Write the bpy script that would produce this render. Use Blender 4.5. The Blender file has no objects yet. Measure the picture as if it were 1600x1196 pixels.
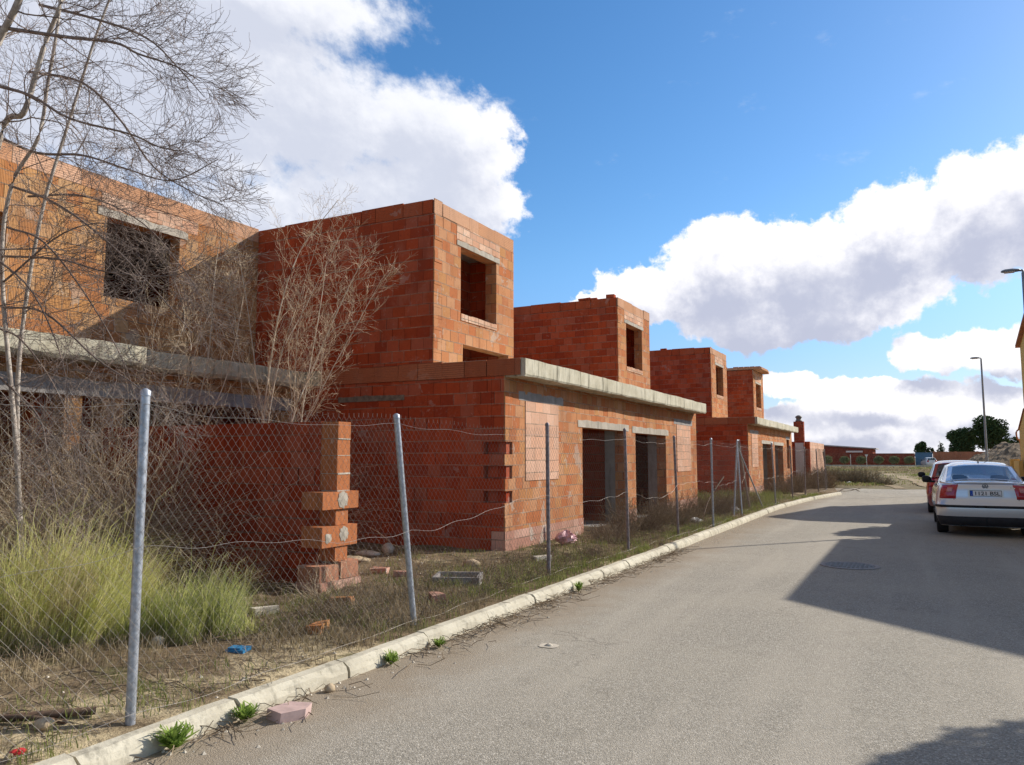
import bpy, math, random
import numpy as np
from mathutils import Vector, Matrix
S = bpy.context.scene
COL = S.collection
R = math.radians
# ------------------------------------------------------------------ camera
cam = bpy.data.cameras.new('camera'); co = bpy.data.objects.new('camera', cam); COL.objects.link(co)
co.location = (0, 0, 1.55); co.rotation_euler = (R(90 + 5.5687), 0, R(27.588))
cam.sensor_width = 36; cam.lens = 27.0; cam.clip_start = 0.05; cam.clip_end = 3000
S.camera = co
S.view_settings.view_transform = 'Standard'; S.view_settings.look = 'None'
S.view_settings.gamma = 1; S.view_settings.use_curve_mapping = False
S.view_settings.exposure = 0.5
S.render.engine = 'CYCLES'
S.cycles.max_bounces = 6; S.cycles.diffuse_bounces = 3; S.cycles.transparent_max_bounces = 12

# ------------------------------------------------------------------ node helper
class NT:
    def __init__(s, nt): s.nt = nt; nt.nodes.clear()
    def n(s, t, **k):
        o = s.nt.nodes.new(t)
        for a, v in k.items(): setattr(o, a, v)
        return o
    def l(s, a, b): s.nt.links.new(a, b)
    def put(s, sock, v):
        if isinstance(v, bpy.types.NodeSocket): s.l(v, sock)
        elif v is not None:
            if isinstance(v, (tuple, list)) and len(v) == 3 and sock.type == 'RGBA': v = (*v, 1)
            sock.default_value = v
    def m(s, op, a, b=None, c=None, clamp=False):
        o = s.n('ShaderNodeMath', operation=op, use_clamp=clamp)
        for i, v in enumerate((a, b, c)):
            if v is not None: s.put(o.inputs[i], v)
        return o.outputs[0]
    def v(s, op, a, b=None, c=None):
        o = s.n('ShaderNodeVectorMath', operation=op)
        for i, x in enumerate((a, b, c)):
            if x is not None: s.put(o.inputs[i], x)
        return o.outputs['Value'] if op in ('LENGTH', 'DOT_PRODUCT', 'DISTANCE') else o.outputs[0]
    def mix(s, f, a, b, blend='MIX'):
        o = s.n('ShaderNodeMix', data_type='RGBA', blend_type=blend)
        s.put(o.inputs[0], f); s.put(o.inputs[6], a); s.put(o.inputs[7], b)
        return o.outputs[2]
    def noise(s, vec, scale, detail=4, rough=.55, out='Fac', dist=0):
        o = s.n('ShaderNodeTexNoise'); s.put(o.inputs['Vector'], vec)
        o.inputs['Scale'].default_value = scale; o.inputs['Detail'].default_value = detail
        o.inputs['Roughness'].default_value = rough; o.inputs['Distortion'].default_value = dist
        return o.outputs[out]
    def ss(s, x, a, b):
        o = s.n('ShaderNodeMapRange', interpolation_type='SMOOTHSTEP')
        s.put(o.inputs[0], x); s.put(o.inputs[1], a); s.put(o.inputs[2], b)
        return o.outputs[0]
    def ramp(s, f, stops, mode='LINEAR'):
        o = s.n('ShaderNodeValToRGB'); s.put(o.inputs[0], f); cr = o.color_ramp; cr.interpolation = mode
        while len(cr.elements) < len(stops): cr.elements.new(.5)
        for e, (p, c) in zip(cr.elements, stops): e.position = p; e.color = (*c, 1)
        return o.outputs[0]
    def xyz(s, vec):
        o = s.n('ShaderNodeSeparateXYZ'); s.put(o.inputs[0], vec); return o.outputs
    def comb(s, x, y, z):
        o = s.n('ShaderNodeCombineXYZ')
        for i, a in enumerate((x, y, z)): s.put(o.inputs[i], a)
        return o.outputs[0]
    def bsdf(s, color, rough=.9, bump=None, bstr=.5, bdist=.01, spec=.3, **k):
        b = s.n('ShaderNodeBsdfPrincipled'); s.put(b.inputs['Base Color'], color); s.put(b.inputs['Roughness'], rough)
        b.inputs['Specular IOR Level'].default_value = spec
        for a, v in k.items(): s.put(b.inputs[a], v)
        if bump is not None:
            q = s.n('ShaderNodeBump'); q.inputs['Strength'].default_value = bstr; q.inputs['Distance'].default_value = bdist
            s.put(q.inputs['Height'], bump); s.l(q.outputs[0], b.inputs['Normal'])
        o = s.n('ShaderNodeOutputMaterial'); s.l(b.outputs[0], o.inputs[0]); return b

# ------------------------------------------------------------------ sky and sun
SUN = Vector((.75, 1.0, .72)).normalized()
sun_el = math.asin(SUN.z); sun_az = math.atan2(SUN.x, SUN.y)
W = bpy.data.worlds.new('World'); S.world = W; W.use_nodes = True
w = NT(W.node_tree)
sky = w.n('ShaderNodeTexSky', sky_type='NISHITA', sun_disc=False, sun_elevation=sun_el, sun_rotation=sun_az,
          air_density=1.0, dust_density=.6, ozone_density=2.2, altitude=600)
tc = w.n('ShaderNodeTexCoord')
dirv = w.v('NORMALIZE', tc.outputs['Generated'])
dx, dy, dz = w.xyz(dirv)
az = w.m('MULTIPLY', w.m('ARCTAN2', dx, dy), 57.29578)
el = w.m('MULTIPLY', w.m('ARCSINE', dz), 57.29578)
# cloud banks: (azimuth, elevation, half width, half height) in degrees
CL = [(-51.0, 22.5, 11.2, 6.0), (-42.2, 23.7, 6.5, 5.0), (-35.8, 23.6, 6.4, 3.9), (-31.8, 22.4, 5.0, 4.4), (-29.3, 18.9, 2.7, 2.0), (-33.5, 20.2, 5.4, 2.6), (-46.7, 31.0, 5.5, 1.6), (-60.3, 25.0, 11.5, 8.6), (-37.8, 18.2, 11.2, 3.9), (-59.9, 14.5, 12.5, 5.5),
      (-20.9, 11.3, 2.6, 1.1), (-17.5, 12.0, 4.4, 2.2), (-11.5, 12.8, 5.6, 4.4), (-5.8, 12.8, 5.6, 4.0), (-0.6, 13.9, 4.6, 4.6), (4.8, 15.0, 4.2, 4.3), (9.2, 15.6, 4.5, 4.8), (-9.8, 9.6, 5.0, 2.0), (-4.7, 10.3, 6.2, 2.4),
      (1.6, 6.9, 3.2, 1.3), (5.7, 6.8, 3.4, 1.9), (-7.4, 4.9, 2.3, 1.2), (-2.1, 4.3, 6.9, 1.2), (4.8, 3.2, 5.1, 1.4), (-8.1, 1.6, 8.3, 1.4), (0.8, 1.0, 9.2, 1.3), (-3.8, 2.6, 8.8, 1.2),
      (-48, 30.5, 14, 3.2), (-47, 16.8, 7, 3), (-56, 30, 9, 8), (-50, 26, 13, 5),
      (45, 16, 12, 5), (80, 40, 18, 9), (125, 25, 30, 12), (-115, 28, 30, 15), (165, 42, 30, 22), (-160, 42, 30, 22), (-90, 72, 90, 16), (90, 74, 90, 16), (0, 82, 180, 14), (-178, 70, 120, 16)]  # out of view; those overhead and behind added to tone the ambient light
def field(a, e, k_=.25):
    base = w.comb(w.m('MULTIPLY', a, w.m('COSINE', w.m('MULTIPLY', e, .01745))), e, 0)
    n1 = w.n('ShaderNodeTexNoise'); w.put(n1.inputs['Vector'], base); n1.inputs['Scale'].default_value = .30; n1.inputs['Detail'].default_value = 7; n1.inputs['Roughness'].default_value = .6
    off = w.v('MULTIPLY', w.v('SUBTRACT', n1.outputs['Color'], (.5, .5, .5)), (4.6, 3.2, 0))
    p = w.v('ADD', w.comb(a, e, 0), off)
    d = None
    for (ca, ce, ra, re) in CL:
        r = w.v('LENGTH', w.v('MULTIPLY_ADD', p, (1 / ra, 1 / re, 0), (-ca / ra, -ce / re, 0)))
        d = r if d is None else w.m('SMOOTH_MIN', d, r, k_)
    dens = w.m('SUBTRACT', 1.0, d)
    n2 = w.noise(base, .8, 6, .62)
    return w.m('ADD', dens, w.m('MULTIPLY', w.m('SUBTRACT', n2, .5), .62)), base
dens, base = field(az, el)
dens2, _ = field(w.m('ADD', az, .9), w.m('ADD', el, 2.0), .95)
cov = w.ss(dens, -.02, w.m('ADD', .15, w.m('MULTIPLY', w.ss(az, -24, -36), .28)))
shade = w.ss(dens2, -.05, .85)
soft = w.noise(base, .22, 5, .6)
hi = w.ss(w.m('ADD', dens2, w.m('MULTIPLY', w.m('SUBTRACT', soft, .5), 2.2)), -.15, .75)
cc = w.mix(w.m('MULTIPLY', w.m('SQRT', hi), shade), (9.6, 9.4, 9.5), (4.5, 4.7, 5.8))
gold = w.mix(w.ss(az, -35, -20), w.mix(.5, cc, (6.6, 7.0, 7.8)), cc)     # the far left bank is thinner and paler
gold = w.mix(w.m('MAXIMUM', w.ss(el, 33, 48), w.ss(dy, .12, -.1)), gold, (3.0, 2.65, 2.3))   # unseen grey cloud overhead and behind, added to dim and warm the ambient light
veil = w.m('MULTIPLY', w.ss(el, 7.5, 0), .55)
# thin wisps
wn = w.noise(w.v('MULTIPLY', base, (.6, 1.2, 1)), .28, 8, .66)
wisp = w.m('MULTIPLY', w.ss(wn, .60, .80), .35)
sc_ = w.n('ShaderNodeHueSaturation'); w.put(sc_.inputs['Color'], sky.outputs[0]); sc_.inputs['Saturation'].default_value = 1.28; w.put(sc_.inputs['Value'], w.m('ADD', .98, w.m('MULTIPLY', w.ss(el, 1, 14), .40)))
c1 = w.mix(wisp, w.mix(w.ss(el, 16, 4), sc_.outputs[0], w.mix(1.0, sc_.outputs[0], (.86, .86, 1.0), 'MULTIPLY')), (6.5, 7.0, 7.8))
c1 = w.mix(veil, c1, (4.3, 6.3, 8.4))
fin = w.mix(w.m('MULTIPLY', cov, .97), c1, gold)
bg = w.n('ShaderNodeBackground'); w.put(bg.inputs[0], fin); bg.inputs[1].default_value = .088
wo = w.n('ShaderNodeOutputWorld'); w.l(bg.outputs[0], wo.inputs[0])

sl = bpy.data.lights.new('sun', 'SUN'); sl.energy = 4.2; sl.angle = R(.53); sl.color = (1.0, .93, .82)
so = bpy.data.objects.new('sun', sl); COL.objects.link(so)
so.rotation_euler = SUN.to_track_quat('Z', 'Y').to_euler(); so.location = (20, 20, 30)

# ------------------------------------------------------------------ mesh helpers
class MB:
    def __init__(s): s.V = []; s.F = []; s.Q = []; s.nv = 0
    def add(s, vs, fs):
        vs = np.asarray(vs, float).reshape(-1, 3)
        for f in fs: s.F.append(tuple(int(i) + s.nv for i in f))
        s.V.append(vs); s.nv += len(vs); return s
    def addq(s, vs, q):
        s.V.append(np.asarray(vs, float).reshape(-1, 3)); s.Q.append(np.asarray(q, int) + s.nv); s.nv += len(s.V[-1]); return s
    def box(s, a, b, rz=0, c=None, jit=0, rng=None):
        x0, y0, z0 = a; x1, y1, z1 = b
        v = np.array([(x, y, z) for z in (z0, z1) for y in (y0, y1) for x in (x0, x1)], float)
        if jit and rng: v += np.array([[rng.uniform(-jit, jit) for _ in range(3)] for _ in range(8)])
        if rz or c is not None:
            cc = np.array(c if c is not None else v.mean(0)); cs, sn = math.cos(rz), math.sin(rz)
            d = v - cc; v = np.stack([d[:, 0] * cs - d[:, 1] * sn, d[:, 0] * sn + d[:, 1] * cs, d[:, 2]], 1) + cc
        return s.add(v, [(0, 2, 3, 1), (4, 5, 7, 6), (0, 1, 5, 4), (2, 6, 7, 3), (0, 4, 6, 2), (1, 3, 7, 5)])
    def xf(s, M):
        M = np.array(M)
        s.V = [v @ M[:3, :3].T + M[:3, 3] for v in s.V]; return s
    def grid(s, P, flip=False, closed=False):
        P = np.asarray(P, float); n, m = P.shape[:2]
        i, j = np.meshgrid(np.arange(n - 1), np.arange(m if closed else m - 1), indexing='ij')
        a = i * m + j; b = i * m + (j + 1) % m; c = (i + 1) * m + (j + 1) % m; d = (i + 1) * m + j
        q = np.stack([a, b, c, d], -1).reshape(-1, 4)
        return s.addq(P.reshape(-1, 3), q[:, ::-1] if flip else q)
    def lathe(s, prof, n=16, c=(0, 0, 0), axis='z'):
        P = []
        for r, z in prof:
            t = np.arange(n) / n * 2 * math.pi
            x, y, zz = r * np.cos(t), r * np.sin(t), np.full(n, z)
            if axis == 'x': x, y, zz = zz, x, y
            if axis == 'y': x, y, zz = y, zz, x
            P.append(np.stack([x + c[0], y + c[1], zz + c[2]], 1))
        return s.grid(P, closed=True)
    def mesh(s, name, off=(0, 0, 0), smooth=False):
        me = bpy.data.meshes.new(name)
        V = np.concatenate(s.V) - np.array(off, float)
        F = s.F + [tuple(r) for q in s.Q for r in q.tolist()]
        me.from_pydata(V.tolist(), [], F)
        if smooth: me.polygons.foreach_set('use_smooth', [True] * len(me.polygons))
        me.update(); return me
def tubes(mb, paths, sides=3):
    """paths: list of (points n×3, radii n)"""
    if not paths: return
    Ps, Ts, Rs, starts = [], [], [], []; k = 0
    for p, r in paths:
        p = np.asarray(p, float); t = np.gradient(p, axis=0); Ps.append(p); Ts.append(t)
        Rs.append(np.broadcast_to(np.asarray(r, float), (len(p),))); starts.append((k, len(p))); k += len(p)
    P = np.concatenate(Ps); T = np.concatenate(Ts); Rr = np.concatenate(Rs)
    T /= np.linalg.norm(T, axis=1, keepdims=True) + 1e-9
    ref = np.where(np.abs(T[:, 2:3]) > .9, np.array([[1., 0, 0]]), np.array([[0, 0, 1.]]))
    A = np.cross(T, ref); A /= np.linalg.norm(A, axis=1, keepdims=True) + 1e-9; B = np.cross(T, A)
    ang = np.arange(sides) / sides * 2 * math.pi
    V = P[:, None, :] + Rr[:, None, None] * (A[:, None, :] * np.cos(ang)[None, :, None] + B[:, None, :] * np.sin(ang)[None, :, None])
    seg = np.concatenate([np.arange(a, a + n - 1) for a, n in starts])
    j = np.arange(sides); j2 = (j + 1) % sides
    q = np.stack([seg[:, None] * sides + j, seg[:, None] * sides + j2, (seg[:, None] + 1) * sides + j2, (seg[:, None] + 1) * sides + j], -1).reshape(-1, 4)
    mb.addq(V.reshape(-1, 3), q)
def ribbons(mb, paths):
    """flat tapering blades: (points n×3, widths n, side vector)"""
    for p, wd, sv in paths:
        p = np.asarray(p, float); n = len(p); d = np.asarray(wd)[:, None] * np.asarray(sv)[None, :] * .5
        V = np.stack([p - d, p + d], 1).reshape(-1, 3); a = np.arange(n - 1) * 2
        mb.addq(V, np.stack([a, a + 1, a + 3, a + 2], 1))
def base_of(o):
    l = Vector((0, 0, 0))
    while o is not None: l += o.location; o = o.parent
    return l
def obj(name, mb, m, parent=None, smooth=False, label=None, kind=None):
    off = base_of(parent) if parent else Vector((0, 0, 0))
    me = mb.mesh(name, off, smooth); me.materials.append(m)
    o = bpy.data.objects.new(name, me); COL.objects.link(o)
    if parent: o.parent = parent
    if label: o['label'] = label
    if kind: o['kind'] = kind
    return o
def thing(name, label, cat, loc=(0, 0, 0), group=None):
    o = bpy.data.objects.new(name, None); COL.objects.link(o); o.location = loc; o.empty_display_size = .3
    o['label'] = label; o['category'] = cat
    if group: o['group'] = group
    return o
def single(name, mb, m, label, cat, loc, group=None, smooth=False, kind=None):
    me = mb.mesh(name, loc, smooth); me.materials.append(m)
    o = bpy.data.objects.new(name, me); COL.objects.link(o); o.location = loc
    o['label'] = label; o['category'] = cat
    if group: o['group'] = group
    if kind: o['kind'] = kind
    return o
def struct(name, mb, m, smooth=False):
    return obj(name, mb, m, None, smooth, kind='structure')
def copy_tree(o, parent=None):
    c = o.copy(); COL.objects.link(c); c.parent = parent
    for ch in list(o.children): copy_tree(ch, c)
    return c
def solid(mb, ax, a0, a1, u0, u1, z0, z1, holes=()):
    """wall slab normal to ax with rectangular holes (u0,u1,z0,z1)"""
    us = sorted({u0, u1, *[min(max(h[i], u0), u1) for h in holes for i in (0, 1)]})
    zs = sorted({z0, z1, *[min(max(h[i], z0), z1) for h in holes for i in (2, 3)]})
    nu, nz = len(us) - 1, len(zs) - 1
    full = [[not any(h[0] < (us[i] + us[i + 1]) / 2 < h[1] and h[2] < (zs[j] + zs[j + 1]) / 2 < h[3] for h in holes) for j in range(nz)] for i in range(nu)]
    def P(a, u, z): return (a, u, z) if ax == 'x' else (u, a, z)
    def quad(*p):
        if ax == 'y': p = p[::-1]
        mb.add(p, [(0, 1, 2, 3)])
    F = lambda i, j: 0 <= i < nu and 0 <= j < nz and full[i][j]
    for i in range(nu):
        for j in range(nz):
            if not full[i][j]: continue
            U0, U1, Z0, Z1 = us[i], us[i + 1], zs[j], zs[j + 1]
            quad(P(a1, U0, Z0), P(a1, U1, Z0), P(a1, U1, Z1), P(a1, U0, Z1))
            quad(P(a0, U1, Z0), P(a0, U0, Z0), P(a0, U0, Z1), P(a0, U1, Z1))
            if not F(i - 1, j): quad(P(a0, U0, Z0), P(a1, U0, Z0), P(a1, U0, Z1), P(a0, U0, Z1))
            if not F(i + 1, j): quad(P(a1, U1, Z0), P(a0, U1, Z0), P(a0, U1, Z1), P(a1, U1, Z1))
            if not F(i, j - 1): quad(P(a0, U0, Z0), P(a0, U1, Z0), P(a1, U1, Z0), P(a1, U0, Z0))
            if not F(i, j + 1): quad(P(a1, U0, Z1), P(a1, U1, Z1), P(a0, U1, Z1), P(a0, U0, Z1))
    return mb
def bez(pts, n):
    """smooth resampling of a polyline (Catmull-Rom)"""
    p = np.asarray(pts, float); p = np.vstack([2 * p[0] - p[1], p, 2 * p[-1] - p[-2]]); out = []
    for i in range(1, len(p) - 2):
        for t in np.linspace(0, 1, n, endpoint=False):
            a, b, c, d = p[i - 1:i + 3]
            out.append(.5 * (2 * b + (c - a) * t + (2 * a - 5 * b + 4 * c - d) * t * t + (3 * b - a - 3 * c + d) * t ** 3))
    out.append(p[-2]); return np.array(out)

# ------------------------------------------------------------------ materials
def mat(name): m = bpy.data.materials.new(name); m.use_nodes = True; return m, NT(m.node_tree)
def simple(name, col, rough=.8, var=.15, scale=8, bump=0, metallic=0, spec=.3, coat=0, bdist=.004):
    m, t = mat(name); g = t.n('ShaderNodeNewGeometry'); P = g.outputs['Position']
    n = t.noise(P, scale, 5); c2 = tuple(min(1, c * (1 + var)) for c in col); c1_ = tuple(c * (1 - var) for c in col)
    c = t.mix(t.ss(n, .3, .7), c1_, c2)
    t.bsdf(c, rough, n if bump else None, bump, bdist, spec, Metallic=metallic, **({'Coat Weight': coat} if coat else {})); return m
def brick(name, cols, bw=.25, bh=.19, z0=.1, groove=.35, mortar=(.42, .33, .25), mortar_w=.006, stain=.5, ribs_h=False, gap=.5, splash=.62, seed=0.0, dust=.3, pv=.12):
    m, t = mat(name); g = t.n('ShaderNodeNewGeometry'); P = g.outputs['Position']
    x, y, z = t.xyz(P); nx, ny, nz = t.xyz(g.outputs['True Normal'])
    isx = t.m('GREATER_THAN', t.m('ABSOLUTE', nx), .5)
    u = t.m('ADD', t.m('MULTIPLY', isx, y), t.m('MULTIPLY', t.m('SUBTRACT', 1, isx), x))
    top = t.m('GREATER_THAN', t.m('ABSOLUTE', nz), .5)
    v = t.m('ADD', t.m('MULTIPLY', t.m('SUBTRACT', 1, top), z), t.m('MULTIPLY', top, y))
    wob = t.m('MULTIPLY', t.m('SUBTRACT', t.noise(P, 1.3, 2), .5), .022)
    vr = t.m('DIVIDE', t.m('SUBTRACT', t.m('ADD', v, wob), z0), bh)
    row = t.m('FLOOR', vr); fv = t.m('FRACT', vr)
    wr = t.n('ShaderNodeTexWhiteNoise', noise_dimensions='2D'); t.put(wr.inputs['Vector'], t.comb(row, seed, 0))
    ur = t.m('ADD', t.m('DIVIDE', u, bw), t.m('ADD', t.m('MULTIPLY', t.m('MODULO', row, 2), .5), t.m('MULTIPLY', wr.outputs[0], .18)))
    colm = t.m('FLOOR', ur); fu = t.m('FRACT', ur)
    wn = t.n('ShaderNodeTexWhiteNoise', noise_dimensions='3D'); t.put(wn.inputs['Vector'], t.comb(row, colm, t.m('ADD', isx, seed)))
    rnd = wn.outputs[0]; r2, r3, _ = t.xyz(wn.outputs['Color'])
    n = len(cols); c = t.ramp(rnd, [(i / n, q) for i, q in enumerate(cols)], 'CONSTANT')
    # weathering: broad tone changes, fine grain
    n1 = t.noise(P, .55, 4, .6); n2 = t.noise(P, 26, 4, .65); n3 = t.noise(P, 3.2, 5, .62)
    c = t.mix(t.m('MULTIPLY', t.ss(n1, .40, .66), .35), c, tuple(q * .62 for q in cols[0]), 'MIX')
    hs = t.n('ShaderNodeHueSaturation'); t.put(hs.inputs['Color'], c)
    t.put(hs.inputs['Value'], t.m('ADD', .72, t.m('ADD', t.m('MULTIPLY', n2, .34), t.m('MULTIPLY', r2, .22)))); hs.inputs['Saturation'].default_value = 1.0
    c = hs.outputs[0]
    c = t.mix(t.m('MULTIPLY', t.m('MULTIPLY', t.ss(t.noise(P, 1.1, 5, .65, dist=.6), .46, .66), t.ss(r3, .25, .8)), dust), c, tuple(.55 * q + .45 * k for q, k in zip(cols[0], (.40, .27, .20))))
    du = t.m('MULTIPLY', t.m('MINIMUM', fu, t.m('SUBTRACT', 1, fu)), bw)
    dv = t.m('MULTIPLY', t.m('MINIMUM', fv, t.m('SUBTRACT', 1, fv)), bh)
    edge = t.m('MULTIPLY', t.m('SUBTRACT', t.noise(P, 34, 3, .6), .5), .008)
    # smeared pale mortar in the bed joints, tight vertical joints that stand open here and there
    bedw = t.m('ADD', mortar_w, t.m('ADD', edge, t.m('MULTIPLY', t.m('SUBTRACT', n3, .5), .014)))
    bed = t.m('LESS_THAN', dv, bedw)
    mort = t.mix(n2, tuple(q * .65 for q in mortar), mortar)
    c = t.mix(t.m('MULTIPLY', bed, t.ss(t.noise(P, 2.1, 3, .5), .25, .52)), c, mort)
    bedd = t.m('MULTIPLY', t.m('LESS_THAN', dv, t.m('ADD', .0022, t.m('MULTIPLY', edge, .5))), t.ss(n3, .42, .6))
    vw = t.m('ADD', .0020, t.m('MULTIPLY', t.m('GREATER_THAN', r3, 1 - .20 * gap), .0075))
    vert = t.m('LESS_THAN', du, t.m('ADD', vw, t.m('MULTIPLY', edge, .22)))
    gapm = t.m('MAXIMUM', bedd, vert)
    c = t.mix(t.m('MULTIPLY', gapm, .8), c, tuple(q * .16 for q in cols[0]))
    pale_v = t.m('MULTIPLY', t.m('LESS_THAN', du, .009), t.m('GREATER_THAN', r2, 1 - pv))
    c = t.mix(t.m('MULTIPLY', pale_v, .75), c, mort)
    # ribs pressed in the clay face, raking shade of the grooves put into the colour
    if ribs_h:
        rib = t.m('SINE', t.m('MULTIPLY', v, 2 * math.pi / .034))
    else:
        rib = t.m('SINE', t.m('MULTIPLY', u, 2 * math.pi / .021))
    ribm = t.m('MULTIPLY', rib, t.m('SUBTRACT', 1, top))
    c = t.mix(t.m('MULTIPLY', t.m('MULTIPLY', t.ss(ribm, .1, -.9), groove), t.ss(r2, .2, .8)), c, tuple(q * .4 for q in cols[0]))
    dirt = t.ss(t.noise(t.v('MULTIPLY', P, (2.2, 2.2, .5)), 1.0, 6, .68), .50, .72)
    c = t.mix(t.m('MULTIPLY', dirt, .58), c, tuple(.5 * q + .012 for q in cols[0]))
    blot = t.ss(t.noise(P, 11, 5, .7), .56, .70)
    c = t.mix(t.m('MULTIPLY', blot, .45), c, tuple(.45 * q + .008 for q in cols[0]))
    # splashes of plaster and lime
    sp = t.m('GREATER_THAN', t.noise(P, 1.9, 6, .62, dist=.4), splash)
    sp2 = t.m('MULTIPLY', t.ss(t.noise(P, 7.0, 6, .75), .58, .68), .55)
    c = t.mix(t.m('MULTIPLY', t.m('MAXIMUM', t.m('MULTIPLY', sp, .75), sp2), stain), c, t.mix(n2, (.36, .31, .26), (.60, .55, .48)))
    h = t.m('ADD', t.m('MULTIPLY', t.m('SUBTRACT', 1, gapm), 1.0), t.m('ADD', t.m('MULTIPLY', bed, .25), t.m('ADD', t.m('MULTIPLY', ribm, .10 * (groove + .2)), t.m('ADD', t.m('MULTIPLY', n2, .25), t.m('MULTIPLY', r2, .7)))))
    t.bsdf(c, .95, h, .9, .014, .04); return m
M = {}
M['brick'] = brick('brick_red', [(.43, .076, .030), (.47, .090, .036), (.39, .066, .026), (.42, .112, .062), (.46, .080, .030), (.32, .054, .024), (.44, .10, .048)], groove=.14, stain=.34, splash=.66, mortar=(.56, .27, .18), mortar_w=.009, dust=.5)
M['brick_shaded'] = brick('brick_shaded_wall', [(.36, .055, .022), (.40, .065, .026), (.31, .048, .020), (.38, .085, .042), (.26, .045, .022)], groove=.14, stain=.25, splash=.68, mortar=(.36, .17, .11), mortar_w=.007, dust=.4, seed=21.0)  # darker brick: dark patches plus the dim enclosed shade put into the colour
M['block'] = brick('clay_block', [(.54, .20, .085)], bw=60, bh=60, z0=-20, groove=1.0, stain=.5, splash=.66, dust=.0)
M['block_pale'] = brick('clay_block_pale', [(.50, .24, .15)], bw=60, bh=60, z0=-20, groove=.9, stain=.6, splash=.6, dust=.0)
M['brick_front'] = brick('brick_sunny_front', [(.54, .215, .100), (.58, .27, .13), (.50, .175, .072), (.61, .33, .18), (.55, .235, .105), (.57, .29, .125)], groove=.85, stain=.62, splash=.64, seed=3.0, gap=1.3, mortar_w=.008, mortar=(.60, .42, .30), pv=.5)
M['brick_ribbed'] = brick('brick_ribbed', [(.50, .23, .095), (.56, .30, .13), (.46, .19, .075), (.58, .35, .18), (.48, .21, .085), (.53, .27, .11)], groove=1.0, stain=.5, dust=.6, seed=5.0, gap=1.0, bh=.20)
M['brick_pale'] = brick('brick_pale', [(.62, .36, .24), (.66, .42, .29), (.60, .33, .21), (.68, .45, .32)], bw=.24, bh=.125, groove=.04, stain=.6, seed=7.0, mortar=(.5, .4, .3), gap=1.0)
M['infill'] = brick('brick_infill', [(.66, .40, .28), (.68, .43, .31), (.64, .37, .25)], bw=.30, bh=.20, groove=.03, stain=.5, seed=9.0, mortar=(.55, .42, .32), gap=.5)
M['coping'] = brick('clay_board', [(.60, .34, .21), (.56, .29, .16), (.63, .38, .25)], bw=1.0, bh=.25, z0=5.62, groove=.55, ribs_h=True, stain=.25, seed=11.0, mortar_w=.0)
M['coping_side'] = brick('clay_board_shaded', [(.47, .105, .042), (.43, .085, .034), (.50, .125, .055)], bw=1.0, bh=.25, z0=5.62, groove=.55, ribs_h=True, stain=.3, seed=19.0, mortar_w=.0)  # same boards as the front course, with the side's shade put into the colour
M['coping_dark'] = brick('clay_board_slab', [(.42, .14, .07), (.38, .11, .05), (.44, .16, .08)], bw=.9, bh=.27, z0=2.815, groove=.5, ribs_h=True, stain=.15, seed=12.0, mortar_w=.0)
M['plinth'] = brick('brick_plinth', [(.50, .28, .21), (.46, .24, .18), (.55, .34, .27)], bw=.26, bh=.19, groove=.05, stain=.9, seed=13.0)
M['brick_far'] = brick('brick_far_wall', [(.30, .075, .045), (.27, .065, .04), (.33, .09, .05)], groove=0, stain=.2, seed=15.0)
M['brick_far_orange'] = brick('brick_far_orange', [(.45, .18, .10), (.42, .16, .09)], groove=0, stain=.2, seed=17.0)
def concrete(name, c1, c2, streak=.5, bump=.5, board=True):
    m, t = mat(name); g = t.n('ShaderNodeNewGeometry'); P = g.outputs['Position']
    a = t.noise(P, 2.2, 6, .65); b = t.noise(P, 40, 4, .7); s_ = t.noise(t.v('MULTIPLY', P, (5, 5, .6)), 1.6, 5, .7)
    c = t.mix(t.ss(a, .3, .7), c1, c2)
    c = t.mix(t.m('MULTIPLY', t.ss(s_, .50, .68), streak), c, tuple(q * .42 for q in c1))
    c = t.mix(t.m('MULTIPLY', t.ss(b, .55, .75), .5), c, tuple(q * .55 for q in c1))
    h = t.m('ADD', t.m('MULTIPLY', a, 1.2), b)
    t.bsdf(c, .92, h, bump, .008, .2); return m
M['conc'] = concrete('concrete_slab', (.44, .40, .29), (.60, .56, .44), .95)
M['conc_grey'] = concrete('concrete_grey', (.25, .23, .22), (.37, .35, .33), .4)
M['lintel'] = concrete('lintel_concrete', (.36, .32, .26), (.48, .43, .36), .5)
M['kerb'] = concrete('kerb_concrete', (.44, .40, .31), (.60, .56, .45), .6)
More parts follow.
